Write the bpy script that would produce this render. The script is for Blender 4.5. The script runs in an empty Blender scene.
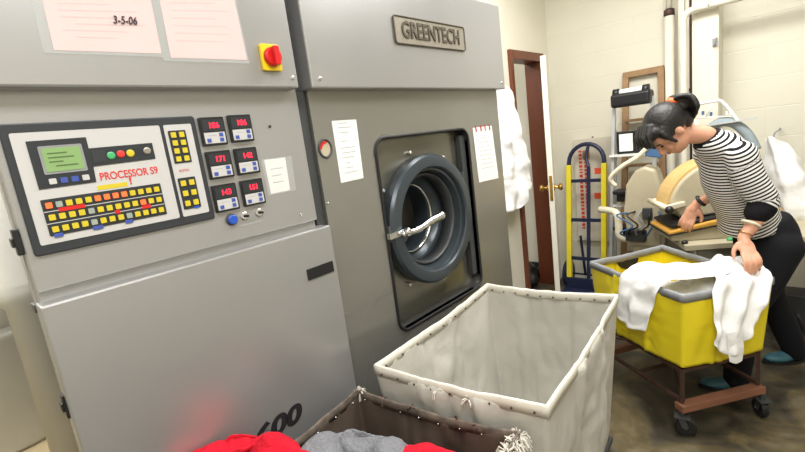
import bpy, bmesh, math, random
from mathutils import Vector, Matrix, noise
random.seed(7)
C = bpy.context.scene.collection
PI = math.pi

# ------------------------------------------------------------------ camera
CX, CY, FPX = 402.5, 226.0, 434.997
VPY = Vector((403.5, 136.0, FPX)).normalized()
VPZ = -Vector((297.5, -2274.0, FPX)).normalized()
VPX = VPZ.cross(VPY)
if VPX.x < 0: VPX = -VPX
H = 1.5
cam_d = bpy.data.cameras.new('camera'); cam = bpy.data.objects.new('camera', cam_d); C.objects.link(cam)
right = Vector((VPX.x, VPY.x, VPZ.x)); up = Vector((VPX.y, VPY.y, VPZ.y)); fwd = Vector((VPX.z, VPY.z, VPZ.z))
m = Matrix((right, up, -fwd)).transposed().to_4x4(); m.translation = Vector((0, 0, H))
cam.matrix_world = m
cam_d.sensor_width = 36; cam_d.lens = FPX/805*36; cam_d.clip_start = .02
sc = bpy.context.scene
sc.camera = cam
O = Vector((0, 0, H))
def ray(u, v): return right*(u-CX) + up*(-(v-CY)) + fwd*FPX
def PX(u, v, x): r = ray(u, v); return O + r*((x)/r.x)
def PY(u, v, y): r = ray(u, v); return O + r*((y)/r.y)
def PZ(u, v, z): r = ray(u, v); return O + r*((z-H)/r.z)

# ------------------------------------------------------------------ world, lights, exposure
w = bpy.data.worlds.new('world'); sc.world = w; w.use_nodes = True
w.node_tree.nodes['Background'].inputs[0].default_value = (.9, .93, 1, 1)
w.node_tree.nodes['Background'].inputs[1].default_value = .3
def area(name, loc, sx, sy, power, col=(1, .985, .955), rot=(0, 0, 0)):
    d = bpy.data.lights.new(name, 'AREA'); d.shape = 'RECTANGLE'; d.size = sx; d.size_y = sy
    d.energy = power; d.color = col
    o = bpy.data.objects.new(name, d); C.objects.link(o); o.location = loc; o.rotation_euler = rot
    return o
area('ceiling_light_front', (.25, -.1, 2.93), .7, 2.2, 66)
area('ceiling_light_middle', (-.55, 2.3, 2.93), 1.5, .9, 70)
area('ceiling_light_left', (-3.2, .0, 2.93), .5, 1.4, 60)
area('ceiling_light_corridor', (-2.6, 3.1, 2.93), .4, .8, 16)
sc.view_settings.view_transform = 'Standard'; sc.view_settings.look = 'None'
sc.view_settings.exposure = 0.35; sc.view_settings.gamma = 1; sc.view_settings.use_curve_mapping = False

# ------------------------------------------------------------------ materials
def lin(c):
    return tuple(((v/255)/12.92 if v/255 <= .04045 else ((v/255+.055)/1.055)**2.4) for v in c) + (1,)
def mat(name, rgb, rough=.6, metal=0., var=0., vs=6., bump=0., bs=40., spec=.5, alpha=1, trans=0, emis=None, es=1, stretch=None, sub=0, rvar=0):
    m = bpy.data.materials.new(name); m.use_nodes = True
    nt = m.node_tree; b = nt.nodes['Principled BSDF']
    b.inputs['Base Color'].default_value = lin(rgb); b.inputs['Roughness'].default_value = rough
    b.inputs['Metallic'].default_value = metal; b.inputs['Specular IOR Level'].default_value = spec
    b.inputs['Alpha'].default_value = alpha; b.inputs['Transmission Weight'].default_value = trans
    if emis: b.inputs['Emission Color'].default_value = lin(emis); b.inputs['Emission Strength'].default_value = es
    if var or bump or rvar:
        tc = nt.nodes.new('ShaderNodeTexCoord'); mp = nt.nodes.new('ShaderNodeMapping')
        nt.links.new(tc.outputs['Object'], mp.inputs[0])
        if stretch: mp.inputs['Scale'].default_value = stretch
    if var:
        n = nt.nodes.new('ShaderNodeTexNoise'); n.inputs['Scale'].default_value = vs; n.inputs['Detail'].default_value = 5
        nt.links.new(mp.outputs[0], n.inputs['Vector'])
        r = nt.nodes.new('ShaderNodeMapRange'); r.inputs[1].default_value = .3; r.inputs[2].default_value = .7
        r.inputs[3].default_value = 1-var; r.inputs[4].default_value = 1+var*.6
        nt.links.new(n.outputs['Fac'], r.inputs[0])
        h = nt.nodes.new('ShaderNodeHueSaturation'); h.inputs['Color'].default_value = lin(rgb)
        nt.links.new(r.outputs[0], h.inputs['Value']); nt.links.new(h.outputs[0], b.inputs['Base Color'])
    if rvar:
        n = nt.nodes.new('ShaderNodeTexNoise'); n.inputs['Scale'].default_value = vs*.7
        nt.links.new(mp.outputs[0], n.inputs['Vector'])
        r = nt.nodes.new('ShaderNodeMapRange'); r.inputs[1].default_value = .3; r.inputs[2].default_value = .7
        r.inputs[3].default_value = max(.02, rough-rvar); r.inputs[4].default_value = rough+rvar
        nt.links.new(n.outputs['Fac'], r.inputs[0]); nt.links.new(r.outputs[0], b.inputs['Roughness'])
    if bump:
        n = nt.nodes.new('ShaderNodeTexNoise'); n.inputs['Scale'].default_value = bs; n.inputs['Detail'].default_value = 6
        nt.links.new(mp.outputs[0], n.inputs['Vector'])
        bp = nt.nodes.new('ShaderNodeBump'); bp.inputs['Strength'].default_value = bump; bp.inputs['Distance'].default_value = .01
        nt.links.new(n.outputs['Fac'], bp.inputs['Height']); nt.links.new(bp.outputs[0], b.inputs['Normal'])
    return m
def block_wall(name, rgb, axis):
    """painted concrete block: running bond in relief"""
    m = mat(name, rgb, .62, var=.05, vs=1.6)
    nt = m.node_tree; b = nt.nodes['Principled BSDF']
    g = nt.nodes.new('ShaderNodeNewGeometry'); sp = nt.nodes.new('ShaderNodeSeparateXYZ'); cb = nt.nodes.new('ShaderNodeCombineXYZ')
    nt.links.new(g.outputs['Position'], sp.inputs[0])
    nt.links.new(sp.outputs['X' if axis == 'x' else 'Y'], cb.inputs['X']); nt.links.new(sp.outputs['Z'], cb.inputs['Y'])
    br = nt.nodes.new('ShaderNodeTexBrick'); br.inputs['Scale'].default_value = 1
    br.inputs['Brick Width'].default_value = .405; br.inputs['Row Height'].default_value = .2025
    br.inputs['Mortar Size'].default_value = .005; br.inputs['Mortar Smooth'].default_value = .8
    nt.links.new(cb.outputs[0], br.inputs['Vector'])
    bp = nt.nodes.new('ShaderNodeBump'); bp.invert = True; bp.inputs['Strength'].default_value = .3; bp.inputs['Distance'].default_value = .005
    nt.links.new(br.outputs['Fac'], bp.inputs['Height'])
    n = nt.nodes.new('ShaderNodeTexNoise'); n.inputs['Scale'].default_value = 70; n.inputs['Detail'].default_value = 4
    nt.links.new(g.outputs['Position'], n.inputs['Vector'])
    b2 = nt.nodes.new('ShaderNodeBump'); b2.inputs['Strength'].default_value = .18; b2.inputs['Distance'].default_value = .003
    nt.links.new(n.outputs['Fac'], b2.inputs['Height']); nt.links.new(bp.outputs[0], b2.inputs['Normal']); nt.links.new(b2.outputs[0], b.inputs['Normal'])
    return m
def floor_mat():
    m = bpy.data.materials.new('stained concrete floor'); m.use_nodes = True
    nt = m.node_tree; b = nt.nodes['Principled BSDF']
    g = nt.nodes.new('ShaderNodeNewGeometry')
    n1 = nt.nodes.new('ShaderNodeTexNoise'); n1.inputs['Scale'].default_value = 3.1; n1.inputs['Detail'].default_value = 8; n1.inputs['Distortion'].default_value = 1.2
    n2 = nt.nodes.new('ShaderNodeTexNoise'); n2.inputs['Scale'].default_value = 17; n2.inputs['Detail'].default_value = 8
    for n in (n1, n2): nt.links.new(g.outputs['Position'], n.inputs['Vector'])
    r = nt.nodes.new('ShaderNodeValToRGB'); nt.links.new(n1.outputs['Fac'], r.inputs[0])
    e = r.color_ramp.elements
    e[0].position = .34; e[0].color = lin((46, 42, 34)); e[1].position = .66; e[1].color = lin((102, 94, 76))
    x = e.new(.5); x.color = lin((72, 66, 53)); x = e.new(.58); x.color = lin((90, 79, 54))
    mx = nt.nodes.new('ShaderNodeMixRGB'); mx.blend_type = 'OVERLAY'; mx.inputs[0].default_value = .55
    nt.links.new(r.outputs[0], mx.inputs[1]); nt.links.new(n2.outputs['Fac'], mx.inputs[2]); nt.links.new(mx.outputs[0], b.inputs['Base Color'])
    mr = nt.nodes.new('ShaderNodeMapRange'); mr.inputs[3].default_value = .22; mr.inputs[4].default_value = .6
    nt.links.new(n2.outputs['Fac'], mr.inputs[0]); nt.links.new(mr.outputs[0], b.inputs['Roughness'])
    bp = nt.nodes.new('ShaderNodeBump'); bp.inputs['Strength'].default_value = .15; bp.inputs['Distance'].default_value = .005
    nt.links.new(n2.outputs['Fac'], bp.inputs['Height']); nt.links.new(bp.outputs[0], b.inputs['Normal'])
    return m
M = {}
M['floor'] = floor_mat()
M['wall_x'] = block_wall('cream painted block, back', (212, 208, 192), 'x')
M['wall_y'] = block_wall('cream painted block, side', (216, 212, 197), 'y')
M['cream'] = mat('cream paint', (220, 215, 199), .5, var=.04, vs=3)
M['ceil'] = mat('ceiling white', (225, 222, 210), .8)
M['steel'] = mat('grey painted steel', (172, 172, 172), .33, .6, var=.03, vs=2.2, rvar=.05)
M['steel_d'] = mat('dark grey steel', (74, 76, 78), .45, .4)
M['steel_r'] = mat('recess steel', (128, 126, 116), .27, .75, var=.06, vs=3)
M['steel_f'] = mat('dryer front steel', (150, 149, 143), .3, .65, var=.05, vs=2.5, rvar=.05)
M['ring'] = mat('dark slate enamel', (62, 70, 76), .28, .3)
M['black'] = mat('black plastic', (24, 24, 26), .4)
M['rubber'] = mat('black rubber', (20, 20, 22), .6)
M['dark'] = mat('dark interior', (26, 25, 24), .7)
M['chrome'] = mat('chrome', (215, 215, 215), .14, 1)
M['drum'] = mat('perforated steel drum', (120, 118, 112), .3, .9)
M['glass'] = mat('door glass', (235, 240, 240), .03, 0, trans=1)
M['bezel'] = mat('charcoal bezel', (52, 55, 60), .4, .2)
M['plate'] = mat('pale control plate', (192, 191, 190), .45)
M['keypad'] = mat('keypad black', (36, 40, 44), .5)
M['lcd'] = mat('lcd green', (120, 150, 95), .35, emis=(120, 150, 90), es=.25)
M['lcdt'] = mat('lcd text', (84, 108, 66), .4)
M['key_y'] = mat('key yellow', (205, 185, 40), .5)
M['key_o'] = mat('key orange', (250, 110, 50), .5, emis=(250, 100, 50), es=.35)
M['key_g'] = mat('key pale', (150, 160, 150), .5)
M['lblue'] = mat('label blue', (60, 80, 160), .5)
M['red'] = mat('red print', (205, 50, 45), .5)
M['redp'] = mat('red plastic', (205, 28, 30), .3)
M['yelp'] = mat('yellow plastic', (232, 200, 30), .35)
M['led'] = mat('red led', (255, 30, 50), .4, emis=(255, 30, 60), es=1.6)
M['green'] = mat('green button', (70, 170, 110), .4)
M['blue'] = mat('blue button', (35, 80, 185), .3)
M['paper'] = mat('white paper', (232, 230, 226), .7)
M['pink'] = mat('pink paper', (232, 190, 188), .7, var=.02, vs=5)
M['print'] = mat('faint print', (205, 175, 175), .8)
M['printg'] = mat('grey print', (165, 165, 168), .8)
M['ink'] = mat('black ink', (25, 22, 28), .7)
M['film'] = mat('clear plastic sleeve', (225, 228, 228), .12, alpha=.14)
M['badge'] = mat('worn badge', (158, 152, 140), .4, .5, var=.12, vs=60)
M['badge_d'] = mat('worn badge letters', (88, 80, 68), .5, .3, var=.25, vs=60)
M['canvas'] = mat('white canvas', (190, 187, 178), .75, var=.10, vs=5, bump=.25, bs=25)
M['canvas_rim'] = mat('white vinyl binding', (216, 212, 200), .5, var=.06, vs=18)
M['canvas_in'] = mat('dirty thread', (150, 140, 115), .8)
M['brown'] = mat('soiled brown canvas', (74, 62, 52), .8, var=.4, vs=5, bump=.3, bs=25, stretch=(1, 1, .3))
M['brown_rim'] = mat('soiled grey binding', (98, 88, 78), .7, var=.6, vs=30)
M['thread'] = mat('frayed white threads', (205, 200, 190), .9)
M['red_cloth'] = mat('red ribbed cloth', (196, 24, 44), .9, bump=.8, bs=120, spec=.2, stretch=(1, .25, 1))
M['grey_cloth'] = mat('grey heather cloth', (122, 123, 128), .95, var=.15, vs=160, bump=.6, bs=120, spec=.1)
M['yellow'] = mat('yellow vinyl', (238, 218, 40), .42, var=.05, vs=5, bump=.2, bs=18)
M['greyrim'] = mat('grey binding', (140, 142, 145), .5, var=.1, vs=20)
M['rust'] = mat('brown iron frame', (74, 52, 44), .6, .3, var=.25, vs=30)
M['wood'] = mat('rough brown wood', (128, 84, 62), .7, var=.2, vs=20, stretch=(.3, .3, 1))
M['lad_wood'] = mat('aged tan ladder wood', (152, 120, 86), .7, var=.2, vs=14)
M['alu'] = mat('aluminium', (205, 208, 210), .35, .5)
M['door_brown'] = mat('brown stained door frame', (104, 54, 32), .4, var=.15, vs=6, stretch=(4, 4, .4))
M['door_white'] = mat('off white door paint', (226, 222, 208), .35)
M['brass'] = mat('brass', (205, 165, 85), .2, 1)
M['navy'] = mat('dark blue enamel', (38, 44, 72), .35, .2)
M['yel_rail'] = mat('yellow rail', (222, 205, 45), .5, var=.08, vs=8)
M['card'] = mat('pale cardboard', (200, 193, 178), .75, var=.05, vs=4)
M['tape'] = mat('brown tape', (150, 112, 75), .6)
M['sticker'] = mat('orange red sticker', (225, 85, 50), .6)
M['shirt_white'] = mat('white cotton', (238, 238, 238), .85, var=.015, vs=9, bump=.35, bs=22, spec=.2)
M['press'] = mat('greyed cream enamel', (186, 176, 150), .4, var=.06, vs=8)
M['presslight'] = mat('light cream enamel', (222, 214, 190), .4)
M['pad'] = mat('scorched yellow pad', (212, 158, 66), .8, var=.12, vs=9)
M['padtop'] = mat('tan head cover', (205, 172, 112), .7, var=.12, vs=8)
M['skin'] = mat('skin', (205, 150, 122), .5, var=.03, vs=12)
M['skin_red'] = mat('lips', (176, 92, 84), .5)
M['hair'] = mat('black hair', (20, 17, 17), .5, bump=.35, bs=60, stretch=(1, 1, 1))
M['pants'] = mat('black trousers', (24, 25, 30), .85, var=.1, vs=8, spec=.2)
M['shoe'] = mat('teal shoe', (52, 96, 108), .5)
M['orange'] = mat('orange hair tie', (232, 96, 40), .6)
M['bangle'] = mat('pale jade bangle', (214, 214, 188), .25)
M['drumw'] = mat('milky plastic', (198, 197, 190), .45, var=.04, vs=6)
M['beige'] = mat('beige vinyl floor pad', (176, 160, 126), .6, var=.05, vs=7)
M['tub_white'] = mat('white tube', (222, 224, 220), .35)
M['bluegrey'] = mat('blue grey cloth cover', (140, 152, 158), .7)
M['bluecloth'] = mat('blue cloth', (62, 98, 140), .8)
M['junk'] = mat('dark machinery', (42, 42, 42), .6)
M['grey_leg'] = mat('grey table leg', (120, 116, 104), .6)

# ------------------------------------------------------------------ mesh helpers
def obj(name, bm, material, parent=None, smooth=False, bevel=0, loc=None, sub=0, solid=0, seg=2):
    me = bpy.data.meshes.new(name)
    bmesh.ops.recalc_face_normals(bm, faces=bm.faces)
    bm.to_mesh(me); bm.free()
    mats = material if isinstance(material, (list, tuple)) else [material]
    for x in mats: me.materials.append(M[x] if isinstance(x, str) else x)
    if smooth:
        for p in me.polygons: p.use_smooth = True
        if smooth == 'auto': me.set_sharp_from_angle(angle=.6)
    o = bpy.data.objects.new(name, me); C.objects.link(o)
    if parent: o.parent = parent
    if loc is not None: o.location = loc
    if bevel:
        b = o.modifiers.new('b', 'BEVEL'); b.width = bevel; b.segments = seg; b.limit_method = 'ANGLE'; b.angle_limit = .6
        for p in me.polygons: p.use_smooth = False
    if solid:
        s = o.modifiers.new('s', 'SOLIDIFY'); s.thickness = solid; s.offset = 0
    if sub:
        s = o.modifiers.new('u', 'SUBSURF'); s.levels = sub; s.render_levels = sub
    return o
def thing(name, label, cat, group=None, loc=(0, 0, 0), rz=0):
    o = bpy.data.objects.new(name, None); C.objects.link(o); o.location = loc; o.rotation_euler = (0, 0, rz)
    o.empty_display_size = .05
    tag(o, label, cat, group); return o
def tag(o, label=None, cat=None, group=None, kind=None):
    if label: o['label'] = label
    if cat: o['category'] = cat
    if group: o['group'] = group
    if kind: o['kind'] = kind
    return o
def struct(name, bm, mm, **k):
    o = obj(name, bm, mm, **k); o['kind'] = 'structure'; return o
def new(): return bmesh.new()
def box(bm, a, b, R=None, mi=0):
    a = Vector(a); b = Vector(b)
    lo = Vector([min(a[i], b[i]) for i in range(3)]); hi = Vector([max(a[i], b[i]) for i in range(3)])
    vs = []
    for x in (lo.x, hi.x):
        for y in (lo.y, hi.y):
            for z in (lo.z, hi.z):
                p = Vector((x, y, z)); vs.append(bm.verts.new(R @ p if R else p))
    for f in ((0, 1, 3, 2), (4, 6, 7, 5), (0, 4, 5, 1), (2, 3, 7, 6), (0, 2, 6, 4), (1, 5, 7, 3)):
        q = bm.faces.new([vs[i] for i in f]); q.material_index = mi
    return bm
def mkbox(a, b, R=None): return box(new(), a, b, R)
def bar(bm, p, q, wx, wz, upv=(0, 0, 1)):
    """rectangular bar from p to q"""
    p = Vector(p); q = Vector(q); d = (q-p).normalized(); u = Vector(upv)
    if abs(d.dot(u)) > .95: u = Vector((1, 0, 0))
    s = d.cross(u).normalized(); t = s.cross(d)
    r = []
    for c in (p, q):
        r.append([bm.verts.new(c+s*(a*wx/2)+t*(b*wz/2)) for a, b in ((-1, -1), (1, -1), (1, 1), (-1, 1))])
    bm.faces.new(r[0]); bm.faces.new(r[1][::-1])
    for i in range(4): bm.faces.new((r[0][i], r[0][(i+1) % 4], r[1][(i+1) % 4], r[1][i]))
    return bm
def tube(bm, pts, rad, n=10, caps=True, side=None, flat=None, closed=False):
    """tube through pts; rad scalar or list; elliptical when flat (list) and side given"""
    pts = [Vector(p) for p in pts]; N = len(pts)
    rr = rad if isinstance(rad, (list, tuple)) else [rad]*N
    fl = flat if flat else rr
    rings = []; prev = None
    for i, p in enumerate(pts):
        if closed: d = (pts[(i+1) % N]-pts[i-1]).normalized()
        else: d = (pts[min(i+1, N-1)]-pts[max(i-1, 0)]).normalized()
        if side is not None: s = Vector(side) - d*Vector(side).dot(d); s.normalize()
        elif prev is None:
            a = Vector((0, 0, 1)) if abs(d.z) < .9 else Vector((1, 0, 0))
            s = d.cross(a).normalized()
        else:
            s = prev - d*prev.dot(d); s.normalize()
        prev = s; t = d.cross(s)
        rings.append([bm.verts.new(p + s*math.cos(2*PI*k/n)*rr[i] + t*math.sin(2*PI*k/n)*fl[i]) for k in range(n)])
    for i in range(N if closed else N-1):
        a = rings[i]; b = rings[(i+1) % N]
        for k in range(n): bm.faces.new((a[k], a[(k+1) % n], b[(k+1) % n], b[k]))
    if caps and not closed: bm.faces.new(rings[0][::-1]); bm.faces.new(rings[-1])
    return bm
def smooth_path(pts, n=8):
    pts = [Vector(p) for p in pts]; out = []
    for i in range(len(pts)-1):
        p0 = pts[max(i-1, 0)]; p1 = pts[i]; p2 = pts[i+1]; p3 = pts[min(i+2, len(pts)-1)]
        for k in range(n):
            t = k/n
            out.append(.5*((2*p1)+(p2-p0)*t+(2*p0-5*p1+4*p2-p3)*t*t+(3*p1-p0-3*p2+p3)*t**3))
    out.append(pts[-1]); return out
def lathe(bm, prof, axis='z', n=32, c=(0, 0, 0), sx=1, cap=False):
    """prof: list of (r, h)"""
    rings = []; c = Vector(c)
    for r, h in prof:
        ring = []
        for k in range(n):
            a = 2*PI*k/n; u, v = r*math.cos(a), r*math.sin(a)
            p = {'z': Vector((u, v, h)), 'x': Vector((h, u*sx, v)), 'y': Vector((u, h, v))}[axis]
            ring.append(bm.verts.new(c+p))
        rings.append(ring)
    for a, b in zip(rings, rings[1:]):
        for k in range(n): bm.faces.new((a[k], a[(k+1) % n], b[(k+1) % n], b[k]))
    if cap: bm.faces.new(rings[0][::-1]); bm.faces.new(rings[-1])
    return bm
def ball(bm, c, r, R=None, seg=16, scale=(1, 1, 1)):
    mt = Matrix.Translation(c) @ (R.to_4x4() if R else Matrix.Identity(4)) @ Matrix.Diagonal((r*scale[0], r*scale[1], r*scale[2], 1))
    bmesh.ops.create_uvsphere(bm, u_segments=seg, v_segments=max(6, seg*3//4), radius=1, matrix=mt); return bm
def prism(bm, poly, ext):
    """poly: 3D points, extruded by vector ext"""
    e = Vector(ext); a = [bm.verts.new(Vector(p)) for p in poly]; b = [bm.verts.new(Vector(p)+e) for p in poly]
    n = len(a); bm.faces.new(a); bm.faces.new(b[::-1])
    for i in range(n): bm.faces.new((a[i], b[i], b[(i+1) % n], a[(i+1) % n]))
    return bm
def rrect(y0, y1, z0, z1, r, n=6):
    out = []
    for cy, cz, a0 in ((y1-r, z1-r, 0), (y0+r, z1-r, 90), (y0+r, z0+r, 180), (y1-r, z0+r, 270)):
        for k in range(n+1):
            a = math.radians(a0+90*k/n); out.append((cy+r*math.cos(a), cz+r*math.sin(a)))
    return out
def text(s, size, material, mtx, ext=.0008, name='lettering', parent=None, bold=0, font_scale=1, width=None, shear=0):
    cu = bpy.data.curves.new('t', 'FONT'); cu.body = s; cu.size = size; cu.extrude = ext; cu.offset = bold
    cu.shear = shear; cu.align_x = 'CENTER'; cu.align_y = 'CENTER'
    to = bpy.data.objects.new('t', cu); C.objects.link(to)
    bpy.context.view_layer.update()
    me = bpy.data.meshes.new_from_object(to.evaluated_get(bpy.context.evaluated_depsgraph_get()))
    bpy.data.objects.remove(to); bpy.data.curves.remove(cu)
    me.materials.clear(); me.materials.append(M[material])
    if width: font_scale = width/(max(v.co.x for v in me.vertices)-min(v.co.x for v in me.vertices))
    me.transform(Matrix.Diagonal((font_scale, 1, 1, 1))); me.transform(mtx)
    o = bpy.data.objects.new(name, me); C.objects.link(o)
    if parent: o.parent = parent
    return o
def face_x(x, y, z, roll=0):
    """matrix taking text in XY to a plane facing +X (reads along +Y)"""
    R = Matrix(((0, 0, 1), (1, 0, 0), (0, 1, 0))).to_4x4()
    return Matrix.Translation((x, y, z)) @ R @ Matrix.Rotation(roll, 4, 'Z')
def bil(q, u, v):
    return (q[0]*(1-u)+q[1]*u)*(1-v) + (q[3]*(1-u)+q[2]*u)*v
def cloth(name, rows, material, parent=None, amp=.008, freq=14, n=6, solid=.004, seed=0, fold=None):
    """rows of 3-D control points -> smooth wrinkled sheet"""
    g = [smooth_path(r, n) for r in rows]
    cols = list(zip(*g)); g2 = [smooth_path(c, n) for c in cols]      # g2[col][row]
    bm = new(); V = []
    nu = len(g2); nv = len(g2[0])
    for i in range(nu):
        L = []
        for j in range(nv):
            a = g2[min(i+1, nu-1)][j]-g2[max(i-1, 0)][j]; b = g2[i][min(j+1, nv-1)]-g2[i][max(j-1, 0)]
            nn = a.cross(b)
            nn = nn.normalized() if nn.length > 1e-9 else Vector((0, 0, 1))
            p = g2[i][j]; q = p*freq + Vector((seed*3.1, seed, 0))
            d = noise.noise(q)*amp + (1-abs(noise.noise(q*2.1)))*amp*.7
            if fold: d += fold[0]*math.sin(i/nu*fold[1]*2*PI + 2*noise.noise(p*3+Vector((seed, 0, 0))))*(j/nv if fold[2] else 1)
            L.append(bm.verts.new(p+nn*d))
        V.append(L)
    for i in range(nu-1):
        for j in range(nv-1): bm.faces.new((V[i][j], V[i+1][j], V[i+1][j+1], V[i][j+1]))
    o = obj(name, bm, material, parent, smooth=True, solid=solid, sub=1)
    return o
def voxel(name, bm, material, parent, vox=.007, sm=6, attr=None):
    """union of closed shapes as one continuous skin"""
    me = bpy.data.meshes.new(name); bmesh.ops.recalc_face_normals(bm, faces=bm.faces); bm.to_mesh(me); bm.free()
    o = bpy.data.objects.new(name, me); C.objects.link(o)
    r = o.modifiers.new('r', 'REMESH'); r.mode = 'VOXEL'; r.voxel_size = vox
    s = o.modifiers.new('s', 'SMOOTH'); s.factor = .5; s.iterations = sm
    bpy.context.view_layer.update()
    me2 = bpy.data.meshes.new_from_object(o.evaluated_get(bpy.context.evaluated_depsgraph_get()))
    bpy.data.objects.remove(o); me2.materials.clear()
    for x in (material if isinstance(material, (list, tuple)) else [material]): me2.materials.append(M[x])
    for p in me2.polygons: p.use_smooth = True
    if attr:
        a = me2.attributes.new('stripe', 'FLOAT', 'POINT'); a2 = me2.attributes.new('trim', 'FLOAT', 'POINT')
        for v in me2.vertices:
            s1, s2 = attr(v.co); a.data[v.index].value = s1; a2.data[v.index].value = s2
    o = bpy.data.objects.new(name, me2); C.objects.link(o)
    if parent: o.parent = parent
    return o

# ================================================================== THE ROOM
XL, YB, XR, YF, ZC = -1.72, 4.0, 1.7, -1.8, 3.0
struct('floor', mkbox((-4.7, YF, -.1), (XR, 4.2, 0)), 'floor')
struct('ceiling', mkbox((-4.7, YF, ZC), (XR, 4.2, ZC+.1)), 'ceil')
struct('wall_back', mkbox((-4.7, YB, 0), (XR, YB+.2, ZC)), 'wall_x')
struct('wall_right', mkbox((XR, YF, 0), (XR+.15, YB, ZC)), 'wall_y')
struct('wall_front', mkbox((-4.7, YF-.15, 0), (XR, YF, ZC)), 'cream')
struct('wall_far', mkbox((-4.85, YF, 0), (-4.7, YB, ZC)), 'cream')
DY0, DY1, DZ = 3.30, 3.79, 2.03
b = new(); T = .10
box(b, (XL-T, 2.45, 0), (XL, DY0-.05, ZC)); box(b, (XL-T, DY1+.06, 0), (XL, YB, ZC)); box(b, (XL-T, DY0-.05, DZ+.07), (XL, DY1+.06, ZC))
struct('wall_left', b, 'cream')
b = new()
box(b, (XL-T-.01, DY0-.05, 0), (XL+.025, DY0, DZ+.07)); box(b, (XL-T-.03, DY1, 0), (XL+.025, DY1+.06, DZ+.07)); box(b, (XL-T-.01, DY0, DZ), (XL+.025, DY1, DZ+.07))
struct('trim_1', b, 'door_brown', bevel=.004)
# open door, seen edge on
hx, hy = XL+.035, 3.80
ex, ey = -1.455, 3.29
dv = Vector((ex-hx, ey-hy, 0)); dl = dv.length; ang = math.atan2(dv.y, dv.x)
RD = Matrix.Translation((hx, hy, 0)) @ Matrix.Rotation(ang, 4, 'Z')
b = new(); box(b, (0, -.02, .015), (dl, .02, 2.0), RD)
door = struct('door_1', b, 'door_white', bevel=.003)
b = new()
for s in (-1, 1):
    lathe(b, [(.03, 0), (.03, .006), (.012, .01), (.011, .03), (.024, .04), (.029, .052), (.024, .064), (.008, .068)], 'z', 20, cap=True)
    vs = b.verts[:] if s == -1 else [v for v in b.verts if v.index == -1]
bm2 = new()
for s in (-1, 1):
    t = new(); lathe(t, [(.03, 0), (.03, .006), (.012, .01), (.011, .03), (.024, .04), (.029, .052), (.024, .064), (.008, .068)], 'z', 20, cap=True)
    bmesh.ops.transform(t, matrix=RD @ Matrix.Translation((dl-.06, s*.02, 1.0)) @ Matrix.Rotation(-s*PI/2, 4, 'X'), verts=t.verts)
    me = bpy.data.meshes.new('k'); t.to_mesh(me); t.free(); bm2.from_mesh(me); bpy.data.meshes.remove(me)
b.free()
box(bm2, (dl-.012, -.012, .9), (dl+.002, .012, 1.1), RD)
obj('door_handle', bm2, 'brass', door, smooth=False, bevel=.001)
# pilaster, framing, pipes on the back wall
b = new(); box(b, (-.60, YB-.20, 0), (-.445, YB, ZC)); struct('trim_2', b, 'cream', bevel=.006)
b = new(); box(b, (-.70, YB-.10, 0), (-.63, YB, ZC)); box(b, (-.69, YB-.13, 0), (-.655, YB-.10, ZC)); struct('trim_3', b, 'cream', bevel=.004)
b = new(); box(b, (XL-T-1.9, YB-.012, 0), (XL-T, YB, .14)); struct('baseboard_back', b, 'steel_d')
t = thing('steam_pipe', 'thick white painted vertical pipe on the back wall left of the pilaster', 'pipe', loc=(-.76, 3.93, 0))
b = new(); tube(b, [(0, 0, 0), (0, 0, 2.16)], .032, 16); tube(b, [(0, 0, 2.20), (0, 0, 2.995)], .02, 12); obj('pipe_run', b, 'cream', t, smooth=True)
b = new(); lathe(b, [(.02, 2.15), (.036, 2.16), (.036, 2.2), (.02, 2.21)], 'z', 16, cap=True); obj('collar', b, 'rust', t, smooth=True)
t = thing('conduit', 'thin dark brown vertical conduit in the gap beside the pilaster', 'conduit', loc=(-.618, 3.89, 0))
b = new(); tube(b, [(0, 0, 0), (0, 0, 2.99)], .009, 10); obj('conduit_run', b, 'rust', t, smooth=True)
for z in (.8, 1.6, 2.4): obj('strap', mkbox((-.014, -.006, z), (.014, .11, z+.02)), 'rust', t)
t = thing('wall_pipe', 'white pipe turning down the wall from a long run crossing the pilaster top', 'pipe', loc=(0, 0, 0))
py = 3.74
a0 = PY(683, 12, py); a1 = PY(750, -8, py)
b = new(); tube(b, smooth_path([(a0.x, py, .9), (a0.x, py, a0.z-.3), (a0.x, py, a0.z-.1), (a0.x+.01, py, a0.z-.03), (a0.x+.06, py, a0.z), (a0.x+.14, py, a0.z), (a0.x+.3, py, a0.z), (1.0, py, a0.z), (1.69, py, a0.z)], 5), .022, 12)
obj('pipe_run', b, 'cream', t, smooth=True)
for e in ([(a0.x, py+.005, .95), (a0.x, YB-.05, .95)], [(.6, py, a0.z), (.6, YB-.001, a0.z)]):
    b = new(); tube(b, e, .012, 8); obj('bracket', b, 'cream', t, smooth=True)
p = PY(715, 43, 3.79)
b = new(); box(b, (p.x-.015, 3.79, p.z-.02), (p.x+.015, 3.8, p.z+.03)); tube(b, smooth_path([(p.x, 3.79, p.z), (p.x, 3.76, p.z-.015), (p.x+.01, 3.745, p.z+.005), (p.x+.012, 3.74, p.z+.03)], 5), .004, 8)
tag(obj('wall_hook', b, 'greyrim', smooth=False), 'small grey metal hook screwed to the cream pilaster', 'hook')

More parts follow.
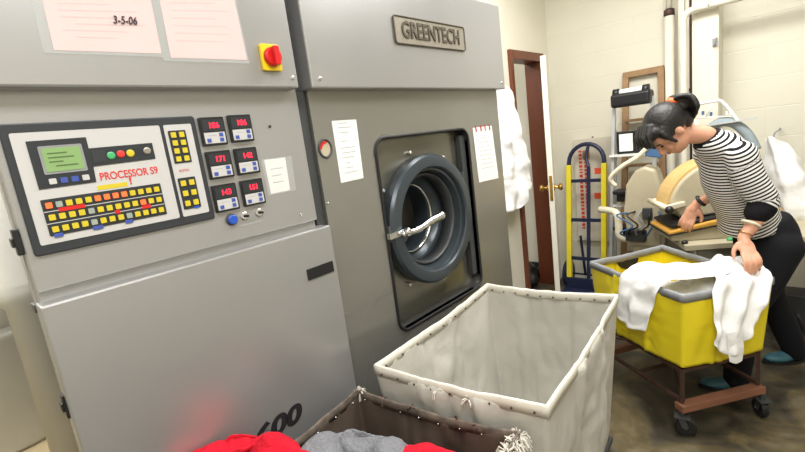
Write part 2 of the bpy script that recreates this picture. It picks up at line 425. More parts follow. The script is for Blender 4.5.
# ================================================================== THE DRY-CLEANING MACHINE
XM = -1.20                                    # plane of its front
mach = thing('dry_cleaning_machine', 'large grey steel dry cleaning machine with keypad panel and round loading door', 'machine', loc=(XM, 1.1, 0))
def mp(name, bm, mt, parent=None, **k):
    """parts are written in world coordinates and parented to the machine"""
    off = Vector((XM, 1.1, 0))
    bmesh.ops.translate(bm, verts=bm.verts, vec=-off)
    return obj(name, bm, mt, parent or mach, **k)
def mt_text(s, size, material, x, y, z, name='lettering', parent=None, **k):
    return text(s, size, material, Matrix.Translation((-XM, -1.1, 0)) @ face_x(x, y, z), name=name, parent=parent or mach, **k)
HZ = 1.705
# carcass
b = new()
box(b, (-2.3, .50, .06), (XM-.05, .91, 2.42)); box(b, (-2.5, .93, .06), (XM-.02, 1.14, 2.1)); box(b, (-2.5, 1.14, .06), (XM-.42, 1.84, 2.1))
box(b, (-2.5, 1.84, .06), (XM-.02, 2.08, 2.1)); box(b, (XM-.42, 1.14, 1.6), (XM-.02, 1.84, 2.1)); box(b, (XM-.42, 1.14, .06), (XM-.02, 1.84, .66))
box(b, (XM-.04, .52, .25), (XM-.10, .15, .3)); mp('carcass', b, 'steel_d')
b = new(); box(b, (XM-.07, .112, .06), (XM-.028, .16, 2.4)); mp('corner_post', b, 'steel')
# upper hood covers
b = new(); box(b, (XM-.03, .105, HZ), (-1.155, .845, 2.5)); mp('hood_cover', b, 'steel', bevel=.006)
b = new(); box(b, (-2.45, .895, HZ), (-1.155, 2.135, 2.112)); hood = mp('hood_cover', b, 'steel', bevel=.006)
for y, z in ((.825, 1.735), (.93, 1.735), (2.1, 1.735)):
    b = new(); lathe(b, [(.006, -1.156), (.006, -1.152), (.003, -1.151)], 'x', 10, (0, y, z), cap=True); mp('screw', b, 'chrome')
# control fascia
b = new(); box(b, (XM-.03, .115, 1.285), (XM, .862, HZ+.01)); box(b, (XM-.03, .115, 1.255), (XM-.015, .862, 1.285))
fascia = mp('control_fascia', b, 'steel', bevel=.003)
b = new(); box(b, (XM-.06, .105, 1.24), (XM-.02, .875, 1.258)); mp('fascia_ledge', b, 'steel_d')
for y, z in ((.80, 1.315), (.915, 1.33)):
    b = new(); lathe(b, [(.005, XM), (.005, XM+.003), (.003, XM+.004)], 'x', 10, (0, y, z), cap=True); mp('screw', b, 'chrome')
# seam strip
b = new(); box(b, (XM-.05, .866, .3), (XM-.012, .900, HZ)); mp('seam_strip', b, 'steel_d')
# lower door
b = new(); box(b, (XM-.03, .108, .40), (-1.165, .885, 1.262)); ldoor = mp('lower_door', b, 'steel', bevel=.005)
b = new(); box(b, (-1.1665, .762, 1.105), (-1.161, .868, 1.142)); mp('label_plate', b, 'black', bevel=.001)
mt_text('600', .080, 'ink', -1.1645, .562, .700, name='model_number', bold=.0036, shear=.22, width=.172)
b = new(); box(b, (XM-.02, .12, .16), (-1.18, 2.08, .40)); mp('kick_panel', b, 'steel_d', bevel=.003)
for y in (.55, 1.05, 1.95):
    for x in (-1.35, -2.2):
        b = new(); lathe(b, [(.035, 0), (.035, .015), (.015, .02), (.015, .07)], 'z', 12, (x, y, 0), cap=True); mp('foot', b, 'steel_d')
for z in (1.40, 1.02):
    b = new(); box(b, (XM-.02, .103, z-.028), (XM+.006, .114, z+.028)); box(b, (XM-.02, .098, z-.010), (XM+.004, .104, z+.010)); mp('hinge', b, 'black', bevel=.002)
# keypad panel -----------------------------------------------------
y0, y1, z0, z1 = .128, .522, 1.362, 1.640
b = new()
prism(b, [(XM, y, z) for y, z in rrect(y0, y1, z0, z1, .008)], (.008, 0, 0))
kp = mp('keypad_panel', b, 'bezel', bevel=.003)
xs = XM+.008
def plate(y0, y1, z0, z1, mt, name, par, dx=.0015, x=xs, r=.004):
    b = new(); prism(b, [(x-.0005, y, z) for y, z in rrect(y0, y1, z0, z1, r, 4)], (dx+.0005, 0, 0))
    o = mp(name, b, mt, mach); o.parent = par; return o
def seat(o, par): o.parent = par; return o
plate(y0+.014, .430, z0+.022, z1-.020, 'plate', 'face_plate', kp)
plate(.439, .508, z0+.022, z1-.020, 'plate', 'face_plate', kp)
x2 = xs+.0015
b = new(); prism(b, [(x2, y, z) for y, z in ((.165, 1.602), (.271, 1.603), (.271, 1.578), (.404, 1.579), (.404, 1.540), (.271, 1.537), (.269, 1.502), (.165, 1.501))], (.0015, 0, 0))
seat(mp('display_surround', b, 'keypad'), kp)
x3 = x2+.0015
plate(.181, .259, 1.530, 1.590, 'greyrim', 'screen_frame', kp, x=x3, r=.003)
plate(.186, .254, 1.535, 1.585, 'lcd', 'screen', kp, x=x3+.001, r=.001)
b = new()
for i, (a, c) in enumerate(((.19, .225), (.19, .236), (.19, .215), (.2, .24))): box(b, (x3+.0026, a+.004, 1.572-i*.009), (x3+.003, c+.004, 1.575-i*.009))
seat(mp('screen_text', b, 'lcdt'), kp)
for i, mm in enumerate(('plate', 'lblue', 'lblue', 'plate')):
    plate(.185+i*.0200, .198+i*.0200, 1.509, 1.521, mm, 'soft_key', kp, x=x3, dx=.002, r=.002)
for u, v, mm in ((111, 155.5, 'green'), (120.7, 154, 'red'), (130.3, 153.2, 'key_y'), (147, 150.8, 'badge')):
    q = PX(u, v, x3); b = new(); lathe(b, [(.0085, x3), (.0085, x3+.002), (.006, x3+.003)], 'x', 16, (0, q.y, q.z), cap=True); seat(mp('button', b, mm), kp)
b = new(); box(b, (x3, .274, 1.545), (x3+.0008, .300, 1.572)); seat(mp('window_label', b, 'bezel'), kp)
ta, tb_ = PX(100, 177.5, x2), PX(157.5, 170, x2)
o = mt_text('PROCESSOR S9', .0245, 'red', x2+.0004, (ta.y+tb_.y)/2, (ta.z+tb_.z)/2, name='panel_title', bold=.0004, width=tb_.y-ta.y, ext=.0004); o.parent = kp
plate(.268, .330, 1.483, 1.493, 'key_y', 'yellow_label', kp, x=x2, dx=.0006, r=.001)
o = mt_text('!', .024, 'red', x2+.0008, .338, 1.494, name='warning_mark', bold=.0006, ext=.0004); o.parent = kp
# 3 x 13 keys
plate(.1615, .401, 1.400, 1.479, 'keypad', 'key_field', kp, x=x2, dx=.0015, r=.002)
kx = x2+.0015
for r in range(3):
    for c in range(13):
        y = .1735+c*.0180; z = 1.4655-r*.0260
        mm = 'key_y'
        if r == 0 and c in (0, 5, 6, 7, 8): mm = 'key_o'
        if r == 1 and c == 10: mm = 'key_o'
        if (r, c) in ((0, 1), (2, 4), (2, 8), (1, 4)): mm = 'key_g'
        plate(y-.0058, y+.0058, z-.0062, z+.0062, mm, 'key', kp, x=kx, dx=.0022, r=.0015)
for z in (1.4525, 1.4265): plate(.162, .400, z-.0008, z+.0008, 'plate', 'divider', kp, x=kx, dx=.0004, r=.0003)
for a, c, z, mm in ((.188, .236, 1.4535, 'redp'), (.290, .301, 1.4275, 'redp'), (.348, .368, 1.4275, 'redp'), (.168, .184, 1.400, 'lblue'), (.240, .260, 1.400, 'lblue'), (.306, .322, 1.400, 'lblue')):
    plate(a, c, z-.0042, z+.0042, mm, 'sticker', kp, x=kx, dx=.0012, r=.001)
# side key columns
plate(.4465, .490, 1.522, 1.605, 'keypad', 'key_field', kp, x=x2, r=.002)
for r in range(4):
    for c in range(2): plate(.4580+c*.0205-.0062, .4580+c*.0205+.0062, 1.594-r*.0203-.0066, 1.594-r*.0203+.0066, 'key_y', 'key', kp, x=kx, dx=.0022, r=.0015)
plate(.4445, .489, 1.402, 1.484, 'keypad', 'key_field', kp, x=x2, r=.002)
for r in range(3):
    for c in range(2): plate(.4560+c*.0215-.0065, .4560+c*.0215+.0065, 1.470-r*.0265-.007, 1.470-r*.0265+.007, 'key_y', 'key', kp, x=kx, dx=.0022, r=.0015)
plate(.470, .484, 1.401, 1.406, 'blue', 'sticker', kp, x=kx, dx=.001, r=.001)
o = mt_text('ROTO', .009, 'red', x2+.0004, .466, 1.502, name='small_print', ext=.0003); o.parent = kp
# temperature controllers ------------------------------------------
for i, (u, v, s) in enumerate(((213.9, 131.2, '186'), (241.6, 128.2, '106'), (220.8, 164.5, '171'), (247.8, 160.8, '142'), (226.6, 197.6, '143'), (253.8, 192.2, '151'))):
    q = PX(u, v, XM+.012); y, z = q.y, q.z
    b = new(); prism(b, [(XM, yy, zz) for yy, zz in rrect(y-.034, y+.034, z-.038, z+.038, .003, 3)], (.012, 0, 0)); t = mp('digital_controller', b, 'black', bevel=.001)
    plate(y-.029, y+.029, z-.032, z-.003, 'plate', 'controller_face', t, x=XM+.012, dx=.001, r=.001)
    plate(y-.029, y+.029, z+.001, z+.031, 'keypad', 'display_window', t, x=XM+.012, dx=.001, r=.001)
    o = mt_text(s, .0205, 'led', XM+.0134, y+.002, z+.015, name='digits', bold=.0005, ext=.0003); o.parent = t
    for yy, zz in ((y+.018, z-.010), (y+.018, z-.024), (y-.018, z-.024)): plate(yy-.0055, yy+.0055, zz-.005, zz+.005, 'lblue', 'push_key', t, x=XM+.013, dx=.0012, r=.0008)
    b = new(); box(b, (XM+.0131, y-.018, z-.012), (XM+.0134, y+.004, z-.0105)); o = mp('face_print', b, 'printg'); o.parent = t
q = PX(232.7, 219.6, XM+.008)
b = new(); lathe(b, [(.017, XM), (.017, XM+.006), (.0145, XM+.007)], 'x', 20, (0, q.y, q.z), cap=True); t = mp('push_button', b, 'steel_d', smooth=False)
b = new(); lathe(b, [(.0135, XM+.006), (.0135, XM+.012), (.011, XM+.014)], 'x', 20, (0, q.y, q.z), cap=True); o = mp('button_cap', b, 'blue'); o.parent = t
for u, v in ((245, 216), (259.5, 212.5)):
    q = PX(u, v, XM+.006)
    b = new(); lathe(b, [(.012, XM), (.012, XM+.005), (.010, XM+.006)], 'x', 18, (0, q.y, q.z), cap=True); t = mp('key_switch', b, 'chrome')
    b = new(); tube(b, [(XM+.006, q.y, q.z), (XM+.018, q.y+.006, q.z-.001)], [.0045, .003], 8); o = mp('toggle', b, 'black'); o.parent = t
q = PX(250, 224, XM)
b = new(); box(b, (XM, q.y-.045, q.z-.001), (XM+.0006, q.y+.04, q.z+.002)); mp('small_print', b, 'printg')
q = PX(269.6, 126.5, XM)
b = new(); lathe(b, [(.004, XM), (.004, XM+.004)], 'x', 10, (0, q.y, q.z), cap=True); mp('indicator_lamp', b, 'rust')
# main switch
ysw, zsw = .757, 1.789; xh = -1.155
b = new(); prism(b, [(xh, y, z) for y, z in rrect(ysw-.031, ysw+.031, zsw-.037, zsw+.037, .006)], (.012, 0, 0)); t = mp('main_switch', b, 'yelp', bevel=.002)
b = new(); lathe(b, [(.027, xh+.012), (.027, xh+.024), (.024, xh+.028)], 'x', 28, (0, ysw, zsw), cap=True); box(b, (xh+.028, ysw-.008, zsw-.026), (xh+.045, ysw+.008, zsw+.026)); o = mp('rotary_knob', b, 'redp', bevel=.002); o.parent = t
# badge
b = new(); yb0, yb1, zb0, zb1 = 1.316, 1.786, 1.872, 1.972
ol = [(xh, y, z) for y, z in rrect(yb0, yb1, zb0, zb1, .012)]
prism(b, ol, (.004, 0, 0)); t = mp('name_badge', b, 'badge', bevel=.001)
b = new(); tube(b, [(xh+.005, y, z) for _, y, z in ol], .0032, 6, closed=True); o = mp('badge_edge', b, 'badge_d'); o.parent = t
o = mt_text('GREENTECH', .086, 'badge_d', xh+.006, (yb0+yb1)/2, (zb0+zb1)/2, name='badge_lettering', bold=.0012, ext=.002, font_scale=.80); o.parent = t
# dryer front with recess -------------------------------------------
RY0, RY1, RZ0, RZ1 = 1.175, 1.808, .735, 1.528
def frame_plate(x, d, oy0, oy1, oz0, oz1, hole):
    b = new(); n = len(hole); out = []
    cy = sum(h[0] for h in hole)/n; cz = sum(h[1] for h in hole)/n
    for hy_, hz_ in hole:
        dy, dz = hy_-cy, hz_-cz; ks = []
        if dy > 1e-6: ks.append((oy1-cy)/dy)
        if dy < -1e-6: ks.append((oy0-cy)/dy)
        if dz > 1e-6: ks.append((oz1-cz)/dz)
        if dz < -1e-6: ks.append((oz0-cz)/dz)
        k = min(ks); out.append([cy+dy*k, cz+dz*k])
    for cyy, czz in ((oy0, oz0), (oy0, oz1), (oy1, oz0), (oy1, oz1)):
        i = min(range(n), key=lambda q: (out[q][0]-cyy)**2+(out[q][1]-czz)**2); out[i] = [cyy, czz]
    A = [b.verts.new((x, h[0], h[1])) for h in hole]; B = [b.verts.new((x, o[0], o[1])) for o in out]
    A2 = [b.verts.new((x-d, h[0], h[1])) for h in hole]; B2 = [b.verts.new((x-d, o[0], o[1])) for o in out]
    for i in range(n):
        j = (i+1) % n
        b.faces.new((A[i], A[j], B[j], B[i])); b.faces.new((A2[i], B2[i], B2[j], A2[j])); b.faces.new((A[i], A2[i], A2[j], A[j])); b.faces.new((B[i], B[j], B2[j], B2[i]))
    return b
hole = rrect(RY0, RY1, RZ0, RZ1, .055, 8)
b = frame_plate(XM, .03, .905, 2.118, .40, HZ+.008, hole); mp('front_panel', b, 'steel_f')
b = new(); tube(b, [(XM+.002, y, z) for y, z in hole], .0065, 8, closed=True); mp('door_gasket', b, 'rubber', smooth=True)
PYc, PZc, PR = 1.475, 1.155, .285
ch = [(PYc+.235*math.cos(2*PI*k/72), PZc+.235*math.sin(2*PI*k/72)) for k in range(72)]
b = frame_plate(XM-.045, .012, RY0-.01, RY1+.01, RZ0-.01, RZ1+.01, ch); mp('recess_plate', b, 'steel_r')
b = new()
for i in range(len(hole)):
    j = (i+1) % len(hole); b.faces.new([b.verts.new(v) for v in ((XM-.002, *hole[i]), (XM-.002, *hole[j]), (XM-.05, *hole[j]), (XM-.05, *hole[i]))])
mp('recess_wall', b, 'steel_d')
# dark strip added to stand in for the shaded band right in the recess
b = new(); box(b, (XM-.045, 1.762, .80), (XM-.012, 1.80, 1.50)); mp('recess_shade_strip', b, 'steel_d', bevel=.006)
# door ring
c0 = XM-.045
b = new(); lathe(b, [(.222, c0-.02), (.262, c0-.02), (.280, c0), (.285, c0+.030), (.285, c0+.052), (.276, c0+.064), (.262, c0+.068), (.232, c0+.068), (.226, c0+.062), (.224, c0+.045), (.215, c0+.042), (.212, c0+.03), (.205, c0-.02), (.200, c0-.06), (.222, c0-.02)], 'x', 72, (0, PYc, PZc))
ring = mp('door_ring', b, 'ring', smooth='auto')
b = new(); lathe(b, [(.205, c0+.012), (.199, c0+.018), (.192, c0+.012), (.190, c0-.05), (.197, c0-.05)], 'x', 72, (0, PYc, PZc)); o = mp('inner_lip', b, 'steel_d', smooth=True); o.parent = ring
b = new(); lathe(b, [(.200, c0-.05), (.20, c0-.09), (.155, c0-.10), (.150, c0-.11), (.150, c0-.2)], 'x', 72, (0, PYc, PZc)); mp('drum_throat', b, 'ring', smooth=True)
b = new(); lathe(b, [(.162, c0-.094), (.158, c0-.086), (.152, c0-.094)], 'x', 64, (0, PYc, PZc)); mp('throat_ring', b, 'chrome', smooth=True)
b = new(); lathe(b, [(.32, c0-.2), (.32, c0-.35), (.001, c0-.36)], 'x', 48, (0, PYc, PZc)); lathe(b, [(.15, c0-.2), (.32, c0-.2)], 'x', 48, (0, PYc, PZc)); mp('drum', b, 'drum', smooth=True)
for k in range(8):
    a = 2*PI*k/8+.2; r = .305; b = new()
    lathe(b, [(.009, c0), (.009, c0+.016), (.006, c0+.018)], 'x', 10, (0, PYc+r*math.cos(a), PZc+r*math.sin(a)), cap=True)
    mp('clamp_bolt', b, 'chrome')
# latch: bracket on the left, bar across the ring
b = new()
lx = c0+.085
box(b, (XM-.01, 1.178, 1.125), (XM+.012, 1.205, 1.185)); tube(b, [(XM, 1.19, 1.17), (XM, 1.19, 1.12)], .014, 12)
o = mp('latch_bracket', b, 'steel_d', bevel=.003)
b = new(); box(b, (XM+.01, 1.165, 1.137), (XM+.03, 1.275, 1.162)); o2 = mp('latch_plate', b, 'chrome', bevel=.003)
b = new(); tube(b, smooth_path([(XM+.035, 1.225, 1.145), (XM+.055, 1.30, 1.148), (XM+.06, 1.38, 1.165), (XM+.07, 1.44, 1.175)], 5), [.012]*5+[.014]*5+[.017]*6, 12)
ball(b, (XM+.07, 1.445, 1.176), .019, seg=12); ball(b, (XM+.045, 1.25, 1.15), .02, seg=12)
mp('latch_handle', b, 'chrome', smooth=True)
for z in (1.30, 1.00):
    b = new(); box(b, (c0, 1.735, z-.02), (c0+.03, 1.765, z+.02)); tube(b, [(c0+.03, 1.75, z-.02), (c0+.03, 1.75, z+.025)], .009, 10); mp('ring_hinge', b, 'steel_d', bevel=.002)
b = new(); box(b, (XM-.044, 1.20, 1.33), (XM-.042, 1.215, 1.36)); mp('data_label', b, 'paper')
# inspection hole with chrome rim
yh, zh = PX(325, 148.5, XM).y, PX(325, 148.5, XM).z
b = new(); tube(b, [(XM+.002, yh+.026*math.cos(a*PI/16), zh+.030*math.sin(a*PI/16)) for a in range(32)], .004, 8, closed=True); t = mp('sight_glass', b, 'steel_d', smooth=True)
b = new(); prism(b, [(XM, yh+.024*math.cos(a*PI/16), zh+.028*math.sin(a*PI/16)) for a in range(32)], (.001, 0, 0)); o = mp('sight_disc', b, 'press'); o.parent = t
b = new(); prism(b, [(XM+.001, yh+y, zh+z) for y, z in ((-.022, .004), (-.012, .022), (.006, .025), (.012, .02), (-.006, .013), (-.018, -.004))], (.0012, 0, 0)); o = mp('sight_flag', b, 'redp'); o.parent = t

# taped papers ------------------------------------------------------
def sheet(name, corners, x, material, label, lines, inkmat, cat='paper', group=None, sleeve=False, extra=None, thick=.0006):
    """corners: pixel corners on the plane x of the machine, TL TR BR BL"""
    P = [PX(u, v, x) for u, v in corners]
    c = sum(P, Vector())/4
    t = thing(name, label, cat, group, loc=c)
    b = new(); prism(b, [p-c for p in P], (thick, 0, 0)); obj('sheet', b, material, t)
    def at(u, v): return bil([p-c for p in P], u, v)
    b = new()
    for u0, u1, v in lines:
        for k in range(1):
            p, q = at(u0, v), at(u1, v); h = .0022
            prism(b, [p+Vector((thick, 0, h)), q+Vector((thick, 0, h)), q+Vector((thick, 0, -h*.2)), p+Vector((thick, 0, -h*.2))], (.0003, 0, 0))
    obj('printed_lines', b, inkmat, t)
    if sleeve:
        b = new(); u0, u1 = sleeve
        prism(b, [at(u0, -.02)+Vector((.0012, 0, 0)), at(u1, -.02)+Vector((.0012, 0, 0)), at(u1, 1.04)+Vector((.0012, 0, 0)), at(u0, 1.04)+Vector((.0012, 0, 0))], (.0006, 0, 0)); obj('plastic_sleeve', b, 'film', t)
    if extra: extra(t, at)
    return t
xh2 = -1.1545
L1 = [(.10+.1*random.random()*(i % 3), .55+.35*random.random(), .1+.075*i) for i in range(11)]
def date(t, at):
    g0 = PX(112, 22, -1.154); g1 = PX(136, 20, -1.154); p = (g0+g1)/2-t.location
    text('3-5-06', .024, 'ink', face_x(p.x+.003, p.y, p.z, .04), ext=.0003, name='handwritten_date', parent=t, bold=.0003, width=g1.y-g0.y, shear=.3)
sheet('pink_notice', [(33, -40), (143, -38), (161.5, 53.5), (54, 50)], xh2, 'pink', 'pink notice with handwritten date 3-5-06 in plastic sleeve on the machine hood', L1, 'print', group=None, sleeve=(-.09, 1.0), extra=date)
L2 = [(.1, .6+.35*random.random(), .1+.08*i) for i in range(10)]
sheet('pink_notice', [(152, -38), (226, -38), (247, 60), (171, 57.5)], xh2, 'pink', 'pink notice without a date, on the machine hood beside the red rotary switch', L2, 'print', sleeve=(-.1, 1.02))
sheet('sleeve_card', [(264, 160), (285, 157.5), (290, 190), (271, 194)], XM+.0005, 'paper', 'small white card in a clear pocket right of the red digit displays', [(.2, .8, .3), (.2, .7, .5), (.2, .75, .7)], 'printg', sleeve=(-.15, 1.3))
sheet('instruction_sheet', [(331.5, 121), (356, 119.5), (363.5, 178), (341, 183)], XM+.0005, 'paper', 'tall white instruction sheet taped beside the round sight hole', [(.25, .6, .05), (.2, .75, .12), (.25, .6, .2), (.25, .5, .34), (.2, .8, .45), (.2, .8, .53), (.2, .7, .61), (.3, .5, .7), (.3, .6, .78), (.2, .8, .86)], 'printg')
def pins(t, at):
    for u in (.15, .4, .62, .85):
        p = at(u, .02); b = new(); tube(b, [p+Vector((.002, 0, .012)), p+Vector((.004, 0, -.016))], .0028, 8); obj('pin', b, 'redp', t)
sheet('work_ticket', [(472.5, 128), (491.5, 125.5), (498.5, 178), (479, 182.5)], XM+.0015, 'paper', 'white ticket hung by four red pins right of the loading door', [(.2, .8, .2+.08*i) for i in range(8)], 'printg', extra=pins)

# ---------------------------------------------------------- things behind the machine's left edge
t = thing('plastic_drum', 'milky white plastic drum on the floor behind the machine left edge', 'drum', loc=(-3.62, .06, .012))
b = new(); lathe(b, [(.001, 0), (.27, 0), (.285, .03), (.285, .66), (.30, .68), (.305, .72), (.285, .74), (.28, .76)], 'z', 40); obj('drum_body', b, 'drumw', t, smooth=True)
b = new(); lathe(b, [(.28, .74), (.31, .78), (.30, 1.0), (.27, 1.13), (.10, 1.16), (.001, 1.16)], 'z', 40); obj('drum_lid', b, 'drumw', t, smooth=True)
p = PZ(58, 452, .0)
pp = PZ(28, 380, .3)
t = thing('filter_column', 'tall pale filter column standing beside the machine left edge', 'filter', loc=(-3.05, .25, .012))
b = new(); lathe(b, [(.001, 0), (.10, 0), (.10, .9), (.115, .92), (.115, 1.0), (.095, 1.02), (.095, 2.5), (.001, 2.5)], 'z', 28); obj('column_body', b, 'drumw', t, smooth=True)
struct('trim_4', mkbox((-4.69, -1.6, 0), (-2.55, .8, .012)), 'beige')

# ================================================================== LAUNDRY TRUCKS
def interp_side(a, b_, c, d, nu, nv, fn):
    """a,b_ rim; d,c bottom"""
    return [[fn(bil([a, b_, c, d], i/nu, j/nv), i/nu, j/nv) for i in range(nu+1)] for j in range(nv+1)]
def canvas_tub(root, rim, bot, material, amp=.012, bulge=.02, seed=0, ribs=True, name='canvas_body', solid=.006, sag=.012):
    b = new(); c = sum(rim, Vector())/4; nu, nv = 44, 26; grid = {}
    for s in range(4):
        A, B = rim[s], rim[(s+1) % 4]; D, Cc = bot[s], bot[(s+1) % 4]
        nrm = (B-A).cross(D-A).normalized()
        if nrm.dot(A-c) < 0: nrm = -nrm
        rows = []
        for j in range(nv+1):
            r = []
            for i in range(nu+1):
                u, v = i/nu, j/nv; p = bil([A, B, Cc, D], u, v)
                e = math.sin(PI*u)
                q = Vector((u*2.2+s*7+seed, v*.9, seed))
                d = bulge*e*math.sin(PI*min(v*.6+.1, 1)) + amp*e*(noise.noise(q*2)+.55*noise.noise(q*5)) + amp*.55*e*(abs(noise.noise(Vector((u*9+seed, v*6, s))))-.25)*1.6
                if ribs:
                    for cu in (.33, .66): d += .011*math.exp(-((u-cu)/.020)**2)
                    d += .006*e*math.sin(u*23+3*noise.noise(Vector((u*3, v*3, s+seed))))*(1-v)*v*2
                p = p + nrm*d*(0.25 if j == 0 else 1)
                p.z -= sag*e*(1-v)*(1+.5*noise.noise(Vector((u*6, s, seed))))
                r.append(b.verts.new(p))
            rows.append(r)
        for j in range(nv):
            for i in range(nu): b.faces.new((rows[j][i], rows[j][i+1], rows[j+1][i+1], rows[j+1][i]))
        grid[s] = [v.co.copy() for v in rows[0]]
    n = 12; rows = []
    for j in range(n+1):
        r = []
        for i in range(n+1):
            p = bil([bot[0], bot[1], bot[2], bot[3]], i/n, j/n); ee = math.sin(PI*i/n)*math.sin(PI*j/n)
            p = p+Vector((0, 0, -.012*ee+.012*ee*noise.noise(p*9)))
            r.append(b.verts.new(p))
        rows.append(r)
    for j in range(n):
        for i in range(n): b.faces.new((rows[j][i], rows[j][i+1], rows[j+1][i+1], rows[j+1][i]))
    bmesh.ops.remove_doubles(b, verts=b.verts, dist=.0015)
    o = obj(name, b, material, root, smooth=True, solid=solid)
    return o, grid
def rim_band(root, grid, cen, material, hgt=.032, th=.013, name='rim_binding', top_r=.0085, seed=0):
    b = new(); pts = []
    for s in range(4): pts += grid[s][:-1]
    N = len(pts); R = []
    for i, p in enumerate(pts):
        d = (pts[(i+1) % N]-pts[i-1]).normalized(); o = d.cross(Vector((0, 0, 1))).normalized()
        if o.dot(p-cen) < 0: o = -o
        w_ = .003*noise.noise(p*14+Vector((seed, 0, 0)))
        prof = [(-th*.55, -hgt), (-th*.6, -hgt*.3), (-th*.5, .004), (0, .009), (th*.5, .004), (th*.6, -hgt*.3), (th*.55, -hgt)]
        R.append([b.verts.new(p+o*(a+w_*.4)+Vector((0, 0, z+w_))) for a, z in prof])
    for i in range(N):
        A, B = R[i], R[(i+1) % N]
        for k in range(len(A)): b.faces.new((A[k], A[(k+1) % len(A)], B[(k+1) % len(A)], B[k]))
    return obj(name, b, material, root, smooth=True)
BALLS = {}
def rivets(root, grid, cen, sides, n, material, name='grommet', r=.0045, inner=True, zoff=-.018):
    for s in sides:
        g = grid[s]
        for k in range(n):
            f = (k+.5)/n*(len(g)-1); i = int(f); p = g[i].lerp(g[min(i+1, len(g)-1)], f-i)
            d = (g[-1]-g[0]).normalized(); o = d.cross(Vector((0, 0, 1))).normalized()
            if o.dot(p-cen) < 0: o = -o
            if inner: o = -o
            key = (material, r)
            if key not in BALLS:
                b = new(); ball(b, (0, 0, 0), r, seg=8); q_ = obj(name, b, material, root, smooth=True); BALLS[key] = q_.data
            else:
                q_ = bpy.data.objects.new(name, BALLS[key]); C.objects.link(q_); q_.parent = root
            q_.location = p+o*.009+Vector((0, 0, zoff))
def caster(root, loc, rz, r=.045, mount=.05):
    c, s = math.cos(rz), math.sin(rz)
    t = new(); lathe(t, [(.006, -.013), (r*.9, -.014), (r, -.009), (r, .009), (r*.9, .014), (.006, .013)], 'y', 24, (0, 0, r)); 
    R = Matrix.Translation(loc) @ Matrix.Rotation(rz, 4, 'Z')
    bmesh.ops.transform(t, matrix=R, verts=t.verts); wo = obj('caster', t, 'rubber', root, smooth=False)
    t = new()
    for sy in (-1, 1): bar(t, (0, sy*.019, r), (-.018, sy*.019, 2*r+.006), .026, .003, (0, 1, 0))
    box(t, (-.045, -.028, 2*r+.004), (.018, .028, 2*r+.010)); lathe(t, [(.006, -.024), (.006, .024)], 'y', 10, (0, 0, r), cap=True)
    lathe(t, [(.012, 2*r+.01), (.012, 2*r+mount)], 'z', 12, (-.015, 0, 0), cap=True)
    bmesh.ops.transform(t, matrix=R, verts=t.verts); obj('caster_fork', t, 'steel_d', wo)

# --- white canvas truck
rim = [PZ(375, 366, .77), PZ(547, 407, .77), PZ(617, 296, .77), PZ(487, 285, .77)]
cen = sum(rim, Vector())/4; zb = .14
bot = [Vector((cen.x+(p.x-cen.x)*.84, cen.y+(p.y-cen.y)*.90, zb)) for p in rim]
org = Vector((cen.x, cen.y, 0))
t = thing('laundry_truck', 'empty white canvas laundry truck on casters beside the round loading door', 'laundry cart', loc=org)
rl = [p-org for p in rim]; bl = [p-org for p in bot]; cl = cen-org
o, g = canvas_tub(t, rl, bl, 'canvas', amp=.02, bulge=.014, seed=3.3, sag=.012)
rim_band(t, g, cl, 'canvas_rim', hgt=.03, th=.010)
rivets(t, g, cl, (0, 1, 3), 9, 'rust', r=.004); rivets(t, g, cl, (2,), 10, 'rust', r=.004)
rivets(t, g, cl, (0,), 9, 'rust', r=.0035, inner=False)
b = new()
for s in (0, 1, 2, 3):
    A, B = bl[s], bl[(s+1) % 4]; bar(b, A+Vector((0, 0, -.02)), B+Vector((0, 0, -.02)), .03, .025)
obj('base_frame', b, 'steel_d', t)
b = new(); prism(b, [p+Vector((0, 0, -.035)) for p in bl], (0, 0, .018)); obj('base_board', b, 'wood', t)
for p in bl: caster(t, (p.x*.84, p.y*.88, 0), random.uniform(0, 6), r=.045, mount=.034)
b = new()
for k in range(26):
    p = Vector((random.gauss(rl[0].x*.35+rl[1].x*.65, .07), rl[0].y*.55+rl[1].y*.45+random.gauss(.1, .05), zb+.02)); pts = [p]
    for q in range(4): pts.append(pts[-1]+Vector((random.gauss(0, .015), random.gauss(0, .015), random.uniform(-.002, .008))))
    tube(b, pts, .0012, 5)
obj('loose_thread', b, 'canvas_in', t)
def tufts(root, spots, n=18, L=.03, mt='thread', name='frayed_threads'):
    b = new()
    for s in spots:
        for k in range(n):
            d = Vector((random.gauss(0, 1), random.gauss(0, 1), random.gauss(-.1, 1))).normalized()
            p = s+d*.006; pts = [p, p+d*L*.5, p+d*L*.8+Vector((0, 0, -L*random.uniform(.2, .8)))]
            tube(b, pts, random.uniform(.0010, .0026), 5)
    return obj(name, b, mt, root)
tufts(t, [g[0][19]+Vector((0, -.012, -.01)), g[0][27]+Vector((0, -.012, -.012))], 9, .02)

